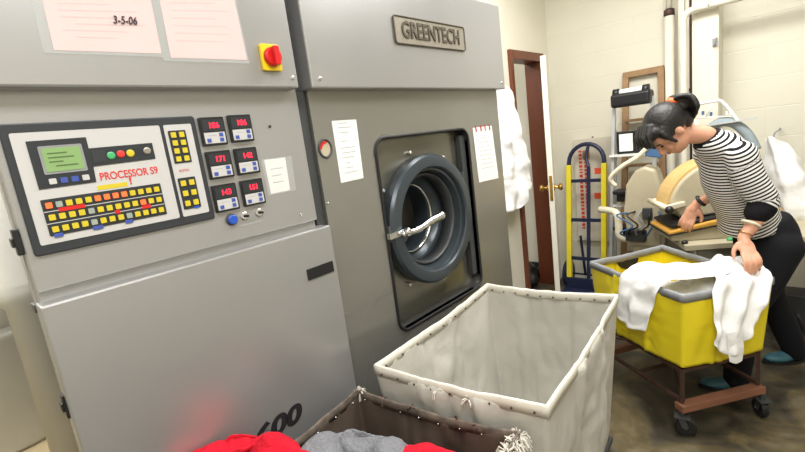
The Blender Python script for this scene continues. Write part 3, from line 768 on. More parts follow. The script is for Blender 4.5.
# --- dark truck in front
rim = [PZ(300, 436, .70)+Vector((.06, -.36, 0)), PZ(518, 452, .70)+Vector((.06, -.46, 0)), PZ(527, 424, .70)+Vector((0, -.05, 0)), PZ(360, 387, .70)+Vector((.01, -.02, 0))]
rim[0] = rim[3]+Vector((.045, -.62, 0)); rim[1] = rim[2]+Vector((.035, -.62, 0))
cen = sum(rim, Vector())/4; org = Vector((cen.x, cen.y, 0)); zb = .14
bot = [Vector((cen.x+(p.x-cen.x)*.84, cen.y+(p.y-cen.y)*.88, zb)) for p in rim]
t = thing('laundry_truck', 'soiled dark brown laundry truck with frayed rim holding red and grey cloth', 'laundry cart', loc=org)
rl = [p-org for p in rim]; bl = [p-org for p in bot]; cl = cen-org
o, g = canvas_tub(t, rl, bl, 'brown', amp=.02, bulge=.012, seed=9.1, sag=.014)
rim_band(t, g, cl, 'brown_rim', hgt=.024, th=.009, seed=4)
rivets(t, g, cl, (0, 1, 2, 3), 8, 'chrome', r=.003)
b = new()
for s in range(4): bar(b, bl[s]+Vector((0, 0, -.02)), bl[(s+1) % 4]+Vector((0, 0, -.02)), .03, .025)
obj('base_frame', b, 'steel_d', t)
b = new(); prism(b, [p+Vector((0, 0, -.035)) for p in bl], (0, 0, .018)); obj('base_board', b, 'wood', t)
for p in bl: caster(t, (p.x*.84, p.y*.86, 0), random.uniform(0, 6), r=.045, mount=.034)
tufts(t, [g[1][-1]+Vector((0, 0, -.006)), g[1][-3]+Vector((0, 0, -.008)), g[1][-6]], 34, .034)
tufts(t, [g[2][-1], g[2][-2]], 14, .018)
tufts(t, [g[2][9], g[2][15], g[2][27], g[2][36]], 8, .016, 'rust', 'torn_stitching')
TR = (rl, org)
# cloth heaped inside
def lump(name, pts, rads, material, label, cat, seed, vox=.009, amp=.014, freq=14):
    b = new()
    for p, r in zip(pts, rads):
        ball(b, Vector(p), 1, seg=20, scale=r)
    tmp = voxel(name, b, material, None, vox=vox, sm=8)
    me = tmp.data
    for v in me.vertices:
        q = v.co*freq+Vector((seed, 0, seed)); n_ = v.normal
        d = (1-2*abs(noise.noise(q)))*amp + noise.noise(q*2.7)*amp*.5
        v.co += n_*d
    tag(tmp, label, cat); return tmp
zc = .60
def at_in(u, v, z): return PZ(u, v, z)
def bundle(name, crest, zc_, material, label, seed, amp, freq, fold, down=.10, near=.14):
    """crumpled cloth lying over the load: up from behind, over a crest, down to the front"""
    cr = [PZ(u, v, zc_) for u, v in crest]
    B = Vector((.35, .94, 0))
    rows = [[p+B*.045+Vector((0, 0, -down)) for p in cr], [p+B*.035+Vector((0, 0, -down*.45)) for p in cr], cr,
            [p-B*.05+Vector((0, 0, .006+.02*math.sin(i*2.3+seed))) for i, p in enumerate(cr)], [p-B*.10+Vector((0, 0, -.01+.02*math.sin(i*1.7+seed+1))) for i, p in enumerate(cr)],
            [p-B*near+Vector((0, 0, -.05)) for p in cr], [p-B*(near+.01)+Vector((0, 0, -down*1.2)) for p in cr]]
    return tag(cloth(name, rows, material, amp=amp, freq=freq, seed=seed, n=7, fold=fold, solid=.006), label, 'cloth')
bundle('red_cloth', [(213, 462), (222, 446), (240, 438), (256, 432), (264, 441), (276, 432), (288, 437), (300, 447), (304, 462)], .765, 'red_cloth', 'bright red ribbed cloth folded over at the left end of the dark truck', 1.0, .012, 16, (.004, 3, False))
bundle('grey_cloth', [(334, 464), (338, 442), (346, 432), (356, 434), (368, 429), (384, 433), (396, 438), (401, 460)], .725, 'grey_cloth', 'heather grey cloth bundled between the two red cloths in the dark truck', 5.3, .012, 15, (.003, 2, False), near=.12)
bundle('red_cloth', [(408, 466), (411, 448), (424, 443), (440, 446), (455, 451), (462, 466)], .70, 'red_cloth', 'small bit of red cloth right of the grey cloth in the dark truck', 8.0, .008, 15, (.002, 2, False), near=.10)
lump('linen_load', [(org.x+.01, org.y-.03, .36)], [(.18, .20, .21)], 'grey_cloth', 'grey linen load filling the dark truck underneath the red cloth', 'cloth', 11, vox=.02)

# --- yellow truck on tall frame
ZT = .70
rim = [PZ(591, 262, ZT), PZ(683, 296, ZT), PZ(772, 278, ZT), PZ(662, 246, ZT)]
cen = sum(rim, Vector())/4; org = Vector((cen.x, cen.y, 0))
bot = [Vector((cen.x+(p.x-cen.x)*.93, cen.y+(p.y-cen.y)*.93, .345)) for p in rim]
yt = thing('laundry_truck', 'yellow vinyl laundry truck on a tall iron frame by the woman in stripes', 'laundry cart', loc=org)
rl = [p-org for p in rim]; bl = [p-org for p in bot]; cl = cen-org
o, g = canvas_tub(yt, rl, bl, 'yellow', amp=.012, bulge=.018, seed=5.7, sag=.006, name='vinyl_body')
rim_band(yt, g, cl, 'greyrim', hgt=.030, th=.016)
b = new()          # dark hand hole in the left end (rim corner L to far)
mid = g[3][int(len(g[3])*.5)]; a_ = (rl[0]-rl[3]).normalized(); inw = (cl-mid); inw.z = 0; inw.normalize()
nn = a_.cross(Vector((0, 0, 1))).normalized()
if nn.dot(inw) < 0: nn = -nn
prism(b, [mid+nn*-.004+a_*(.070*math.cos(k*PI/12))+Vector((0, 0, -.028-.06*math.sin(k*PI/12)*.9)) for k in range(13)], nn*.014)
obj('hand_hole', b, 'dark', yt)
b = new()
fr = [Vector((p.x*.90, p.y*.90, 0)) for p in rl]
for s in range(4):
    A, B = fr[s], fr[(s+1) % 4]
    bar(b, A+Vector((0, 0, .325)), B+Vector((0, 0, .325)), .016, .016)
for A in fr: bar(b, A+Vector((0, 0, .165)), A+Vector((0, 0, .33)), .016, .016)
for A, B in ((fr[0], fr[1]), (fr[2], fr[3])): bar(b, A+Vector((0, 0, .17)), B+Vector((0, 0, .17)), .016, .016)
m1 = fr[0].lerp(fr[1], .35); m2 = fr[3].lerp(fr[2], .35); bar(b, m1+Vector((0, 0, .325)), m2+Vector((0, 0, .325)), .016, .016)
m1 = fr[0].lerp(fr[1], .5); m2 = fr[3].lerp(fr[2], .5); bar(b, m1+Vector((0, 0, .17)), m2+Vector((0, 0, .17)), .014, .014)
bar(b, fr[1]+Vector((0, 0, .17)), fr[3]+Vector((0, 0, .17)), .012, .012)
obj('iron_frame', b, 'rust', yt)
for A, B in ((fr[1], fr[2]), (fr[0], fr[3])):
    b = new(); bar(b, A+Vector((0, 0, .140))+(A-B)*.05, B+Vector((0, 0, .140))+(B-A)*.05, .05, .035); obj('wood_crosspiece', b, 'wood', yt, bevel=.003)
for i, p in enumerate(fr): caster(yt, (p.x+.012, p.y, 0), (-.9, .2, 2.2, 1.)[i], r=.044, mount=.036)
b = new(); s0 = g[0][int(len(g[0])*.32)]
oo = (rl[1]-rl[0]).cross(Vector((0, 0, 1))).normalized()
if oo.dot(s0-cl) < 0: oo = -oo
bar(b, s0+oo*.022+Vector((0, 0, -.18)), s0+oo*.022+Vector((0, 0, -.26)), .03, .012, oo); obj('frame_strap', b, 'greyrim', yt)
b = new(); tube(b, smooth_path([s0+oo*.026+Vector((0, 0, -.24)), s0+oo*.03+Vector((0, 0, -.34)), s0+oo*.01+Vector((0, 0, -.372)), m1*0+fr[0].lerp(fr[1], .4)+Vector((0, 0, .325))], 4), .006, 8); obj('frame_hook', b, 'rust', yt, smooth=True)

# white shirts in the yellow truck
def Pn(u, v, y): return PY(u, v, y)
E0 = rim[0]; E1 = rim[1]; E2 = rim[2]; E3 = rim[3]
def wal(s, d=0, z=0):           # point on near-left rim edge (0..1), pushed out by d
    A, B = (E0, E1); p = A.lerp(B, s); o_ = (B-A).cross(Vector((0, 0, 1))).normalized()
    if o_.dot(p-cen) < 0: o_ = -o_
    return p+o_*d+Vector((0, 0, z))
def wbr(s, d=0, z=0):           # near-right rim edge
    A, B = (E1, E2); p = A.lerp(B, s); o_ = (B-A).cross(Vector((0, 0, 1))).normalized()
    if o_.dot(p-cen) < 0: o_ = -o_
    return p+o_*d+Vector((0, 0, z))
def inn(s, t_, z): return bil([E0, E1, E2, E3], s, t_)+Vector((0, 0, z))
rows = [[wal(.42, .035, -.21), wal(.52, .045, -.235), wal(.62, .045, -.235), wal(.74, .04, -.225)],
        [wal(.44, .032, -.12), wal(.54, .04, -.13), wal(.64, .04, -.13), wal(.77, .035, -.12)],
        [wal(.46, .018, -.01), wal(.56, .022, -.01), wal(.68, .022, -.01), wal(.82, .02, -.015)],
        [inn(.50, .05, .035), inn(.60, .04, .045), inn(.72, .05, .045), inn(.85, .06, .03)],
        [inn(.58, .25, .04), inn(.68, .22, .05), inn(.80, .24, .06), inn(.92, .24, .04)],
        [inn(.62, .45, .02), inn(.72, .45, .05), inn(.84, .50, .07), inn(.95, .50, .045)],
        [inn(.66, .66, -.02), inn(.75, .68, .04), inn(.86, .74, .07), inn(.96, .80, .06)]]
tag(cloth('white_shirt', rows, 'shirt_white', amp=.020, freq=12, seed=2, n=6, fold=(.010, 2, False)), 'white shirt with a sleeve hanging over the long side of the yellow truck', 'shirt')
rows = [[wbr(.20, .05, -.22), wbr(.34, .055, -.28), wbr(.50, .055, -.26), wbr(.62, .05, -.20)],
        [wbr(.22, .045, -.14), wbr(.36, .05, -.16), wbr(.54, .05, -.15), wbr(.72, .045, -.12)],
        [wbr(.26, .022, -.01), wbr(.46, .026, .0), wbr(.68, .028, .01), wbr(.88, .028, .01)],
        [inn(.96, .42, .035), inn(.97, .56, .04), inn(.97, .74, .035), inn(.98, .92, .04)],
        [inn(.86, .44, .05), inn(.86, .60, .055), inn(.87, .78, .045), inn(.88, .95, .055)],
        [inn(.74, .50, .035), inn(.74, .64, .06), inn(.75, .82, .07), inn(.78, .96, .03)]]
tag(cloth('white_shirt', rows, 'shirt_white', amp=.020, freq=14, seed=6, n=6, fold=(.014, 2.5, False)), 'white shirt under the woman\'s near hand draped over the truck\'s short end', 'shirt')
rows = [[wbr(.36, .066, -.31), wbr(.43, .07, -.325), wbr(.50, .066, -.32)],
        [wbr(.34, .064, -.24), wbr(.43, .072, -.25), wbr(.52, .064, -.24)],
        [wbr(.34, .062, -.17), wbr(.43, .070, -.17), wbr(.52, .062, -.17)]]
tag(cloth('shirt_cuff', rows, 'shirt_white', amp=.006, freq=18, seed=3, n=5), 'white shirt tail hanging lowest below the shirt on the truck\'s short end', 'shirt')
lump('shirt_heap', [inn(.80, .62, -.10), inn(.68, .45, -.13), inn(.90, .80, -.07)], [(.12, .12, .10), (.13, .12, .09), (.07, .07, .08)], 'shirt_white', 'heap of white laundry lying inside the yellow truck under the shirts', 'laundry', 4, vox=.014)

# ================================================================== TABLE, PRESS AND BACK CORNER
TZ = .70
tp = [PZ(655, 227, TZ), PZ(684, 249, TZ), PZ(805, 235, TZ)+Vector((.12, .07, 0)), None]
tp = [Vector((-.694, 3.27, TZ)), Vector((-.49, 2.90, TZ)), Vector((.33, 3.42, TZ)), Vector((.10, 3.72, TZ)), Vector((-.5, 3.68, TZ))]
t = thing('press_table', 'low cream work table under the clothes press behind the woman', 'table')
b = new(); prism(b, tp, (0, 0, -.035)); obj('tabletop', b, 'press', t, bevel=.004)
b = new()
inner = [p.lerp(sum(tp, Vector())/5, .1) for p in tp]
for i in range(5): bar(b, inner[i]+Vector((0, 0, -.065)), inner[(i+1) % 5]+Vector((0, 0, -.065)), .03, .06)
obj('apron', b, 'grey_leg', t)
for i in (0, 1, 2, 3): 
    b = new(); p = inner[i]; box(b, (p.x-.022, p.y-.022, 0), (p.x+.022, p.y+.022, TZ-.036)); obj('leg', b, 'grey_leg', t)
# press -------------------------------------------------------------
K = (PZ(690, 240, TZ)+Vector((0, .1, 0)))
F2 = Vector((.86, .50, 0)).normalized()      # long axis of the buck
S2 = Vector((-F2.y, F2.x, 0))
pr0 = Vector((-.42, 3.24, TZ))
t = thing('clothes_press', 'cream steam clothes press with yellow padded buck on the work table', 'press', loc=pr0)
def prx(a, s, z): return F2*a+S2*s+Vector((0, 0, z))
def hull(name, pts_list, mt, bev=.008):
    b = new(); prism(b, pts_list[0], pts_list[1]); return obj(name, b, mt, t, bevel=bev)
prof = [(-.27, 0), (.33, 0), (.33, .05), (.20, .10), (.02, .10), (-.27, .045)]
hull('press_base', ([prx(a, -.16, z) for a, z in prof], S2*.34), 'press')
prof = [(-.29, .046), (.30, .135), (.30, .155), (-.05, .115), (-.29, .066)]
hull('buck_pad', ([prx(a, -.17, z) for a, z in prof], S2*.33), 'pad')
hull('buck_edge', ([prx(a, -.175, z) for a, z in ((-.295, .04), (.30, .13), (.30, .137), (-.295, .047))], S2*.34), 'dark', .001)
# head: quarter wheel casting
def arc(r0, r1, a0, a1, ca, cz, n=14):
    o_ = []
    for k in range(n+1):
        a = math.radians(a0+(a1-a0)*k/n); o_.append((ca+r0*math.cos(a), cz+r0*math.sin(a)))
    if r1:
        for k in range(n+1):
            a = math.radians(a1+(a0-a1)*k/n); o_.append((ca+r1*math.cos(a), cz+r1*math.sin(a)))
    return o_
hp = arc(.29, 0, 170, 50, .03, .17)
hull('press_head', ([prx(a, -.10, z) for a, z in hp+[(.27, .24), (.20, .17), (-.18, .12)]], S2*.24), 'press', .012)
cov = arc(.304, .288, 172, 78, .03, .17)
hull('head_cover', ([prx(a, -.075, z) for a, z in cov], S2*.19), 'padtop', .002)
hull('head_plate', ([prx(a, -.15, z) for a, z in ((-.27, .085), (.30, .165), (.30, .178), (-.27, .10))], S2*.30), 'dark', .003)
b = new(); tube(b, [prx(-.29, -.16, .21), prx(-.29, .16, .21)], .017, 14); obj('handle_bar', b, 'presslight', t, smooth=True)
b = new(); bar(b, prx(-.29, -.14, .21), prx(-.18, -.095, .22), .03, .03); bar(b, prx(-.29, .12, .21), prx(-.18, .11, .22), .03, .03); obj('handle_arm', b, 'presslight', t, bevel=.004)
b = new(); ball(b, prx(-.29, -.18, .205), .024, seg=14); obj('knob', b, 'black', t, smooth=True)
b = new(); box(b, (0, -.002, 0), (.07, .002, .03)); bmesh.ops.transform(b, matrix=Matrix.Translation(prx(.12, -.101, .30)) @ Matrix.Rotation(math.atan2(F2.y, F2.x), 4, 'Z'), verts=b.verts); obj('maker_plate', b, 'steel_d', t)
for a in (-.22, .02):
    b = new(); lathe(b, [(.018, 0), (.018, .012), (.009, .018)], 'z', 16, prx(a, -.21, 0), cap=True); obj('valve_button', b, 'green' if a > 0 else 'black', t, smooth=True)
# second press body (back casting) with hoses, standing left of the table
t = thing('press_stand', 'tall cream press body with hoses and elbow pipe left of the work table', 'press', loc=(-.90, 3.40, 0))
b = new(); prism(b, [(-.02, -.06, .55), (-.05, -.06, .80), (-.03, -.06, 1.0), (.03, -.06, 1.10), (.09, -.06, 1.13), (.16, -.06, 1.10), (.19, -.06, .98), (.19, -.06, .55)], (0, .16, 0)); o = obj('body_casting', b, 'press', t, bevel=.02, seg=3)
b = new(); box(b, (.0, -.04, 0), (.17, .09, .56)); obj('pedestal', b, 'press', t, bevel=.01)
b = new(); tube(b, smooth_path([(-.25, .06, .80), (-.14, .0, .80), (-.10, -.03, .78), (-.09, -.04, .72), (-.08, -.05, .62), (-.01, -.03, .59)], 5), .026, 14); obj('elbow_pipe', b, 'presslight', t, smooth=True)
b = new(); tube(b, smooth_path([(-.09, -.075, 1.0), (-.12, -.09, 1.06), (-.04, -.09, 1.14), (.06, -.08, 1.20), (.14, -.07, 1.28)], 5), .016, 12); obj('curved_arm', b, 'presslight', t, smooth=True)
b = new(); prism(b, [(.10, -.075, 1.20), (.20, -.075, 1.18), (.24, -.075, 1.32), (.13, -.075, 1.36)], (0, .03, 0)); obj('blue_pad', b, 'bluecloth', t, bevel=.006)
for k in range(5):
    b = new(); x = -.02+.05*k
    tube(b, smooth_path([(x, -.06, .80+.012*(k % 3)), (x-.06+.02*k, -.11, .79), (x+.05-.02*k, -.13+.01*k, .72), (x-.04, -.11, .66+.01*k), (.04+.01*k, -.07, .60)], 6), .006, 8); obj('hose', b, ('bluecloth', 'black', 'greyrim', 'black', 'bluecloth')[k], t, smooth=True)
b = new(); box(b, (-.03, -.10, .60), (.10, -.055, .68)); obj('junction_box', b, 'junk', t, bevel=.006)
b = new(); box(b, (.08, -.085, .76), (.14, -.055, .84)); obj('valve_block', b, 'steel_d', t, bevel=.006)
# under the table: junk, right machine leg
for i, (x, y, sx, sy, sz, lab) in enumerate(((-.34, 3.42, .09, .12, .34, 'dark metal box on the floor under the work table, left one'), (-.02, 3.50, .10, .08, .28, 'dark metal box on the floor under the work table, right one'))):
    t = thing('steam_generator', lab, 'machine', loc=(x, y, 0))
    b = new(); box(b, (-sx, -sy, .03), (sx, sy, sz)); obj('housing', b, 'junk', t, bevel=.01)
    b = new(); tube(b, smooth_path([(0, -sy, sz*.6), (.03, -sy-.06, sz*.6), (.05, -sy-.05, sz*.3), (.04, -sy+.01, sz*.25)], 5), .012, 8); obj('hose', b, 'rubber', t, smooth=True)
    for a_ in (-1, 1):
        b = new(); box(b, (a_*sx*.7-.01, -sy+.02, 0), (a_*sx*.7+.01, sy-.02, .035)); obj('foot', b, 'steel_d', t)

# white tubular rack behind her head
t = thing('sleeve_board', 'grey sleeve board on a bent white tube frame behind the woman\'s head', 'ironing board')
ry = 3.60
b = new()
P_ = lambda u, v, y=ry: PY(u, v, y)
tube(b, smooth_path([P_(700, 134), P_(690, 107), P_(694, 105), P_(716, 101), P_(721, 101), P_(729, 109), P_(738, 121)], 5), .010, 10)
tube(b, [P_(713, 102), P_(706, 117)], .006, 8); tube(b, [P_(697, 118), P_(737, 116)], .005, 8)
obj('tube_frame', b, 'tub_white', t, smooth=True)
b = new(); bar(b, P_(697, 127, ry-.02), P_(757, 118, ry-.02), .03, .010); obj('board', b, 'alu', t)
b = new(); tube(b, smooth_path([P_(712, 127, ry+.02), P_(722, 122, ry+.02), P_(735, 124, ry+.02), P_(748, 135, ry+.02), P_(756, 150, ry+.02)], 5), .03, 12); obj('padded_cover', b, 'bluegrey', t, smooth=True)
b = new(); q = P_(735, 140, ry+.02); tube(b, [(q.x-.02, ry+.02, TZ), (q.x-.02, ry+.02, q.z+.05)], .014, 10); q2 = P_(700, 134); tube(b, [q2, (q.x-.02, ry+.02, 1.15)], .01, 8); obj('stand_post', b, 'tub_white', t, smooth=True)
for u, v in ((703, 113), (711, 114), (727, 113), (731, 113)):
    b = new(); q = P_(u, v+2); tube(b, [q, P_(u, v-2)], .008, 8); obj('clip', b, 'bluecloth' if u < 715 else 'tub_white', t)

# white garment hanging at right
t = thing('hanging_gown', 'white garment hanging beside the woman\'s back at the right edge', 'garment')
gy = 3.72
G = lambda u, v, d=0: PY(u, v, gy+d)
rows = [[G(762, 140, .02), G(768, 137, -.03), G(775, 138, -.04), G(784, 141, -.03), G(790, 147, .03)],
        [G(762, 152, .03), G(769, 150, -.06), G(780, 151, -.08), G(790, 153, -.06), G(800, 158, .03)],
        [G(763, 168, .03), G(770, 168, -.07), G(784, 168, -.11), G(798, 170, -.09), G(812, 176, .03)],
        [G(767, 185, .03), G(775, 186, -.07), G(790, 187, -.12), G(806, 188, -.09), G(820, 192, .03)],
        [G(770, 202, .03), G(779, 206, -.06), G(794, 209, -.10), G(810, 210, -.08), G(824, 208, .03)],
        [G(776, 216, .03), G(785, 222, -.04), G(796, 224, -.07), G(810, 224, -.05), G(824, 220, .03)]]
cloth('gown', rows, 'shirt_white', t, amp=.02, freq=9, n=6, seed=9, fold=(.012, 2.2, False), solid=.005)
q = G(774, 139); b = new(); tube(b, smooth_path([q+Vector((0, .0, -.05)), q+Vector((0, 0, .03)), q+Vector((.02, .1, .05)), (q.x+.02, YB-.002, q.z+.05)], 4), .005, 8); obj('hanger_hook', b, 'greyrim', t, smooth=True)

# hand truck ---------------------------------------------------------
t = thing('hand_truck', 'navy hand truck with yellow side rails standing against the back wall', 'hand truck')
hy_ = 3.80
def HP(u, v, dy=0): return PY(u, v, hy_+dy)
lx0, lx1 = HP(569, 200).x, HP(604, 200).x
def hpz(z): return hy_-.16*(1.25-z)/1.25+.06
zt = 1.14
b = new(); arcp = [(lx0+.0, hpz(.9), .9)]
lx0 -= .0
cxm = (lx0+lx1)/2; rx = (lx1-lx0)/2
arcp = [(lx0, hpz(.95), .95), (lx0, hpz(zt), zt)] + [(cxm-rx*math.cos(a*PI/12), hpz(zt+.14*math.sin(a*PI/12)), zt+.15*math.sin(a*PI/12)) for a in range(1, 12)] + [(lx1, hpz(zt), zt), (lx1, hpz(.95), .95)]
tube(b, arcp, .018, 12); obj('top_handle', b, 'navy', t, smooth=True)
for x in (lx0, lx1):
    b = new(); bar(b, (x, hpz(.08), .08), (x, hpz(1.12), 1.12), .042, .042, (0, 1, 0)); obj('side_rail', b, 'yel_rail', t, bevel=.006)
b = new(); bar(b, (cxm+.02, hpz(.08), .08), (cxm+.02, hpz(1.1), 1.1), .028, .015, (0, 1, 0)); tube(b, smooth_path([(cxm+.02, hpz(1.1), 1.1), (cxm+.0, hpz(1.18), 1.18), (cxm+.02, hpz(1.28), 1.28)], 4), .014, 8); obj('centre_bar', b, 'navy', t)
for z in (.30, .64, .98):
    b = new(); bar(b, (lx0, hpz(z), z), (lx1, hpz(z), z), .02, .028); obj('cross_bar', b, 'navy', t)
b = new(); bar(b, (lx0-.03, hpz(.03)-.10, .03), (lx1+.05, hpz(.03)-.10, .03), .20, .012); box(b, (lx0-.02, hpz(.05)-.02, .03), (lx1+.02, hpz(.05)+.005, .13)); obj('toe_plate', b, 'navy', t)
for x in (lx0-.055, lx1+.055):
    b = new(); lathe(b, [(.01, -.02), (.10, -.022), (.12, -.014), (.12, .014), (.10, .022), (.01, .02)], 'x', 28, (x, 3.835, .121)); obj('wheel', b, 'navy', t)
b = new(); tube(b, [(lx0-.07, 3.835, .121), (lx1+.07, 3.835, .121)], .009, 10); tube(b, [(cxm-.05, hpz(.5), .5), (cxm-.05, 3.835, .121)], .012, 8); obj('axle', b, 'navy', t)
# printed board behind it
pts = [PY(573, 149, 3.96), PY(609, 141, 3.96), PY(611, 240, 3.96), PY(577, 243, 3.96)]
x0 = pts[0].x; x1 = pts[1].x+.02; z1 = 1.33; z0 = pts[2].z-.02
t = thing('flat_carton', 'flattened pale carton with red print hanging behind the hand truck', 'carton', loc=(0, 0, 0))
b = new(); box(b, (x0, 3.965, z0), (x1, 3.995, z1)); obj('carton_board', b, 'card', t, bevel=.002)
text('FRAGILE 24 PCS', .075, 'red', Matrix.Translation((x0+.07, 3.9642, (z0+z1)/2-.02)) @ Matrix.Rotation(PI/2, 4, 'X') @ Matrix.Rotation(PI/2, 4, 'Z'), parent=t, name='red_print', ext=.0005) if False else None
b = new()
random.seed(3)
for col in range(2):
    z = z1-.1
    while z > z0+.12:
        hh = random.uniform(.012, .03); x = x0+.045+col*.045
        box(b, (x, 3.9638, z-hh), (x+.028, 3.9652, z)); z -= hh+.012
obj('red_print', b, 'red', t)
for u, v in ((598, 171), (598, 196)):
    b = new(); q = PY(u, v, 3.963); box(b, (q.x-.03, 3.963, q.z-.025), (q.x+.03, 3.965, q.z+.028)); obj('sticker', b, 'sticker', t)
b = new(); q = PY(586, 155, 3.963); box(b, (q.x-.03, 3.962, q.z-.04), (q.x+.03, 3.965, q.z+.04)); obj('tape_patch', b, 'tape', t)
b = new(); q = PY(590, 141, 3.963); tube(b, [((x0+x1)/2, 3.98, z1+.006), ((x0+x1)/2, 3.9995, z1+.008)], .006, 8); obj('nail', b, 'rust', t)

# wooden ladder -----------------------------------------------------
t = thing('wooden_ladder', 'old tan wooden step ladder leaning on the back wall', 'ladder')
yl = 3.90
A = PY(625, 76, yl); B = PY(664, 71, yl); zt = 1.80
def lz(z): return yl+.07-.16*(1.83-z)/1.83
xa, xb_ = -1.075, -.825
for xx in (xa, xb_):
    b = new(); bar(b, (xx-(.03 if xx == xa else -.03), lz(0), 0), (xx, lz(1.80), 1.80), .045, .025, (0, 1, 0)); obj('side_rail', b, 'lad_wood', t, bevel=.003)
b = new(); bar(b, (xa-.02, lz(1.80), 1.80), (xb_+.02, lz(1.80), 1.80), .03, .045); obj('top_rail', b, 'lad_wood', t, bevel=.003)
for z in (.35, .72, 1.08, 1.44):
    b = new(); bar(b, (xa, lz(z), z), (xb_, lz(z), z), .06, .022); obj('rung', b, 'lad_wood', t, bevel=.002)
# aluminium stool ladder with black treads
t = thing('step_ladder', 'white aluminium step ladder with black treads in front of the wooden ladder', 'ladder')
ya = 3.66
def lx(z): return ya+.10*(z-1.6)/1.6
ax0, ax1 = PY(614, 92, ya).x, PY(652, 92, ya).x
for xx, dx in ((ax0, -.05), (ax1, .05)):
    b = new(); bar(b, (xx+dx, lx(0)-.02, 0), (xx, lx(1.60), 1.60), .022, .03, (0, 1, 0)); obj('front_rail', b, 'alu', t)
    b = new(); bar(b, (xx+dx-.01, 3.70, 0), (xx-.012, lx(1.35)+.05, 1.38), .018, .018, (0, 1, 0)); obj('rear_rail', b, 'alu', t)
b = new(); box(b, (ax0-.005, ya-.09, 1.55), (ax1+.005, ya+.05, 1.65)); o = obj('top_tray', b, 'black', t, bevel=.02, seg=3)
b = new(); tube(b, [(ax0+.05, ya-.03, 1.655), (ax1-.055, ya-.03, 1.655)], .026, 14); obj('tray_roll', b, 'paper', t, smooth=True)
for xx in (ax0+.025, ax1-.03):
    b = new(); tube(b, [(xx-.02, ya-.03, 1.655), (xx+.02, ya-.03, 1.655)], .034, 14); obj('tray_end', b, 'black', t, smooth=True)
for z, mm in ((.34, 'black'), (.62, 'black'), (.90, 'black')):
    b = new(); box(b, (ax0-.0, lx(z)-.09, z), (ax1+.0, lx(z)+.05, z+.03)); box(b, (ax0+.02, lx(z)-.06, z-.06), (ax1-.04, lx(z)+.03, z)); obj('tread', b, mm, t, bevel=.008)
b = new(); box(b, (ax0-.03, lx(1.2)-.05, 1.185), (ax1+.02, lx(1.2)+.03, 1.20)); obj('shelf', b, 'tub_white', t)
b = new(); box(b, (ax0-.03, lx(.75)-.02, .795), (ax1-.10, lx(.75)+.01, .815)); obj('shelf', b, 'tub_white', t)
# clip frame standing on the shelf
t = thing('first_aid_case', 'open black case with white card standing on the step ladder shelf', 'case', loc=(ax0+.015, lx(1.2)-.01, 1.201))
b = new(); box(b, (0, 0, 0), (.215, .03, .17)); obj('case_body', b, 'black', t, bevel=.006)
b = new(); box(b, (.02, -.003, .02), (.115, 0, .15)); obj('white_card', b, 'paper', t)
for k in range(3):
    b = new(); box(b, (.135+.025*k, -.004, .02), (.145+.025*k, 0, .07)); obj('tool', b, 'chrome', t)
b = new(); box(b, (.14, -.004, .11), (.19, 0, .14)); obj('tag_label', b, 'paper', t)

# lab coats hung on the left wall -------------------------------------
t = thing('white_coats', 'white coats hanging on the wall between machine and brown doorway', 'coat')
cx_ = XL+.10
rows = []
for z, ya_, yb_ in ((1.80, 2.62, 3.03), (1.72, 2.56, 3.12), (1.60, 2.55, 3.17), (1.45, 2.55, 3.22), (1.32, 2.55, 3.30), (1.20, 2.55, 3.33), (1.08, 2.55, 3.335), (1.00, 2.55, 3.33)):
    rows.append([Vector((cx_+.02*math.sin(k*1.9+z*2)+(.05 if 0 < k < 5 else -.02), ya_+(yb_-ya_)*k/5, z-(.10 if k < 4 and z < 1.05 else 0)+(.0 if k < 5 else .01))) for k in range(6)])
o = cloth('coat', rows, 'shirt_white', t, amp=.03, freq=8, n=7, seed=1, fold=(.022, 4.2, False), solid=.006)
b = new(); tube(b, [(XL+.002, 2.9, 1.84), (XL+.1, 2.9, 1.85)], .007, 8); obj('coat_hook', b, 'greyrim', t)

# dark pile at the doorway --------------------------------------------
def dark_heap(name, u, v, s, label, seed):
    c = PZ(u, v, 0); b = new(); ball(b, (0, 0, .08*s), 1, seg=16, scale=(.13*s, .11*s, .08*s)); ball(b, (.08*s, -.04*s, .05*s), 1, seg=14, scale=(.08*s, .07*s, .05*s)); ball(b, (-.03, .03, .15*s), 1, seg=12, scale=(.06*s, .05*s, .07*s))
    o = voxel(name, b, 'black', None, vox=.011, sm=3)
    for v_ in o.data.vertices:
        q = v_.co*18+Vector((seed, 0, 0)); v_.co += v_.normal*.014*noise.noise(q); v_.co.z = max(v_.co.z, 0.001)
    o.location = (c.x, c.y, 0); tag(o, label, 'bag')
dark_heap('black_bag', 519, 283, 1.5, 'crumpled black bag on the floor below the hanging coats', 1)
dark_heap('black_bag', 546, 277, .8, 'small black bag lying on the floor in the doorway', 4)

# ================================================================== THE WOMAN
F = Vector((-.80, -.60, 0)); L = Vector((.60, -.80, 0)); Zv = Vector((0, 0, 1))
per = thing('person', 'woman in a black and white striped top bending over the yellow truck', 'person', loc=(-.12, 2.82, 0))
po = Vector((-.12, 2.82, 0))
hipc = PY(767, 238, 2.80)+Vector((0, 0, .01)); wst = PY(746, 210, 2.74); chest = PY(731, 177, 2.63); shc = PY(719, 151, 2.55); nk = PY(706, 136, 2.50)
hd = PY(669, 131, 2.42)
nkt = hd+Vector((.045, .05, -.02))
shL = shc+L*.115+Vector((0, 0, -.02)); shR = shc-L*.10+Vector((0, 0, -.02))
elL = PY(764, 201, 2.50); wrL = PY(743, 238, 2.42); hnL = PY(751, 258, 2.36)
elR = PY(724, 186, 2.72); wrR = PY(696, 204, 2.72); hnR = PY(686, 224, 2.70)
ftR = PZ(787, 362, 0)+Vector((0, 0, 0)); ftL = PZ(724, 392, 0)
ftL, ftR = ftL, ftR
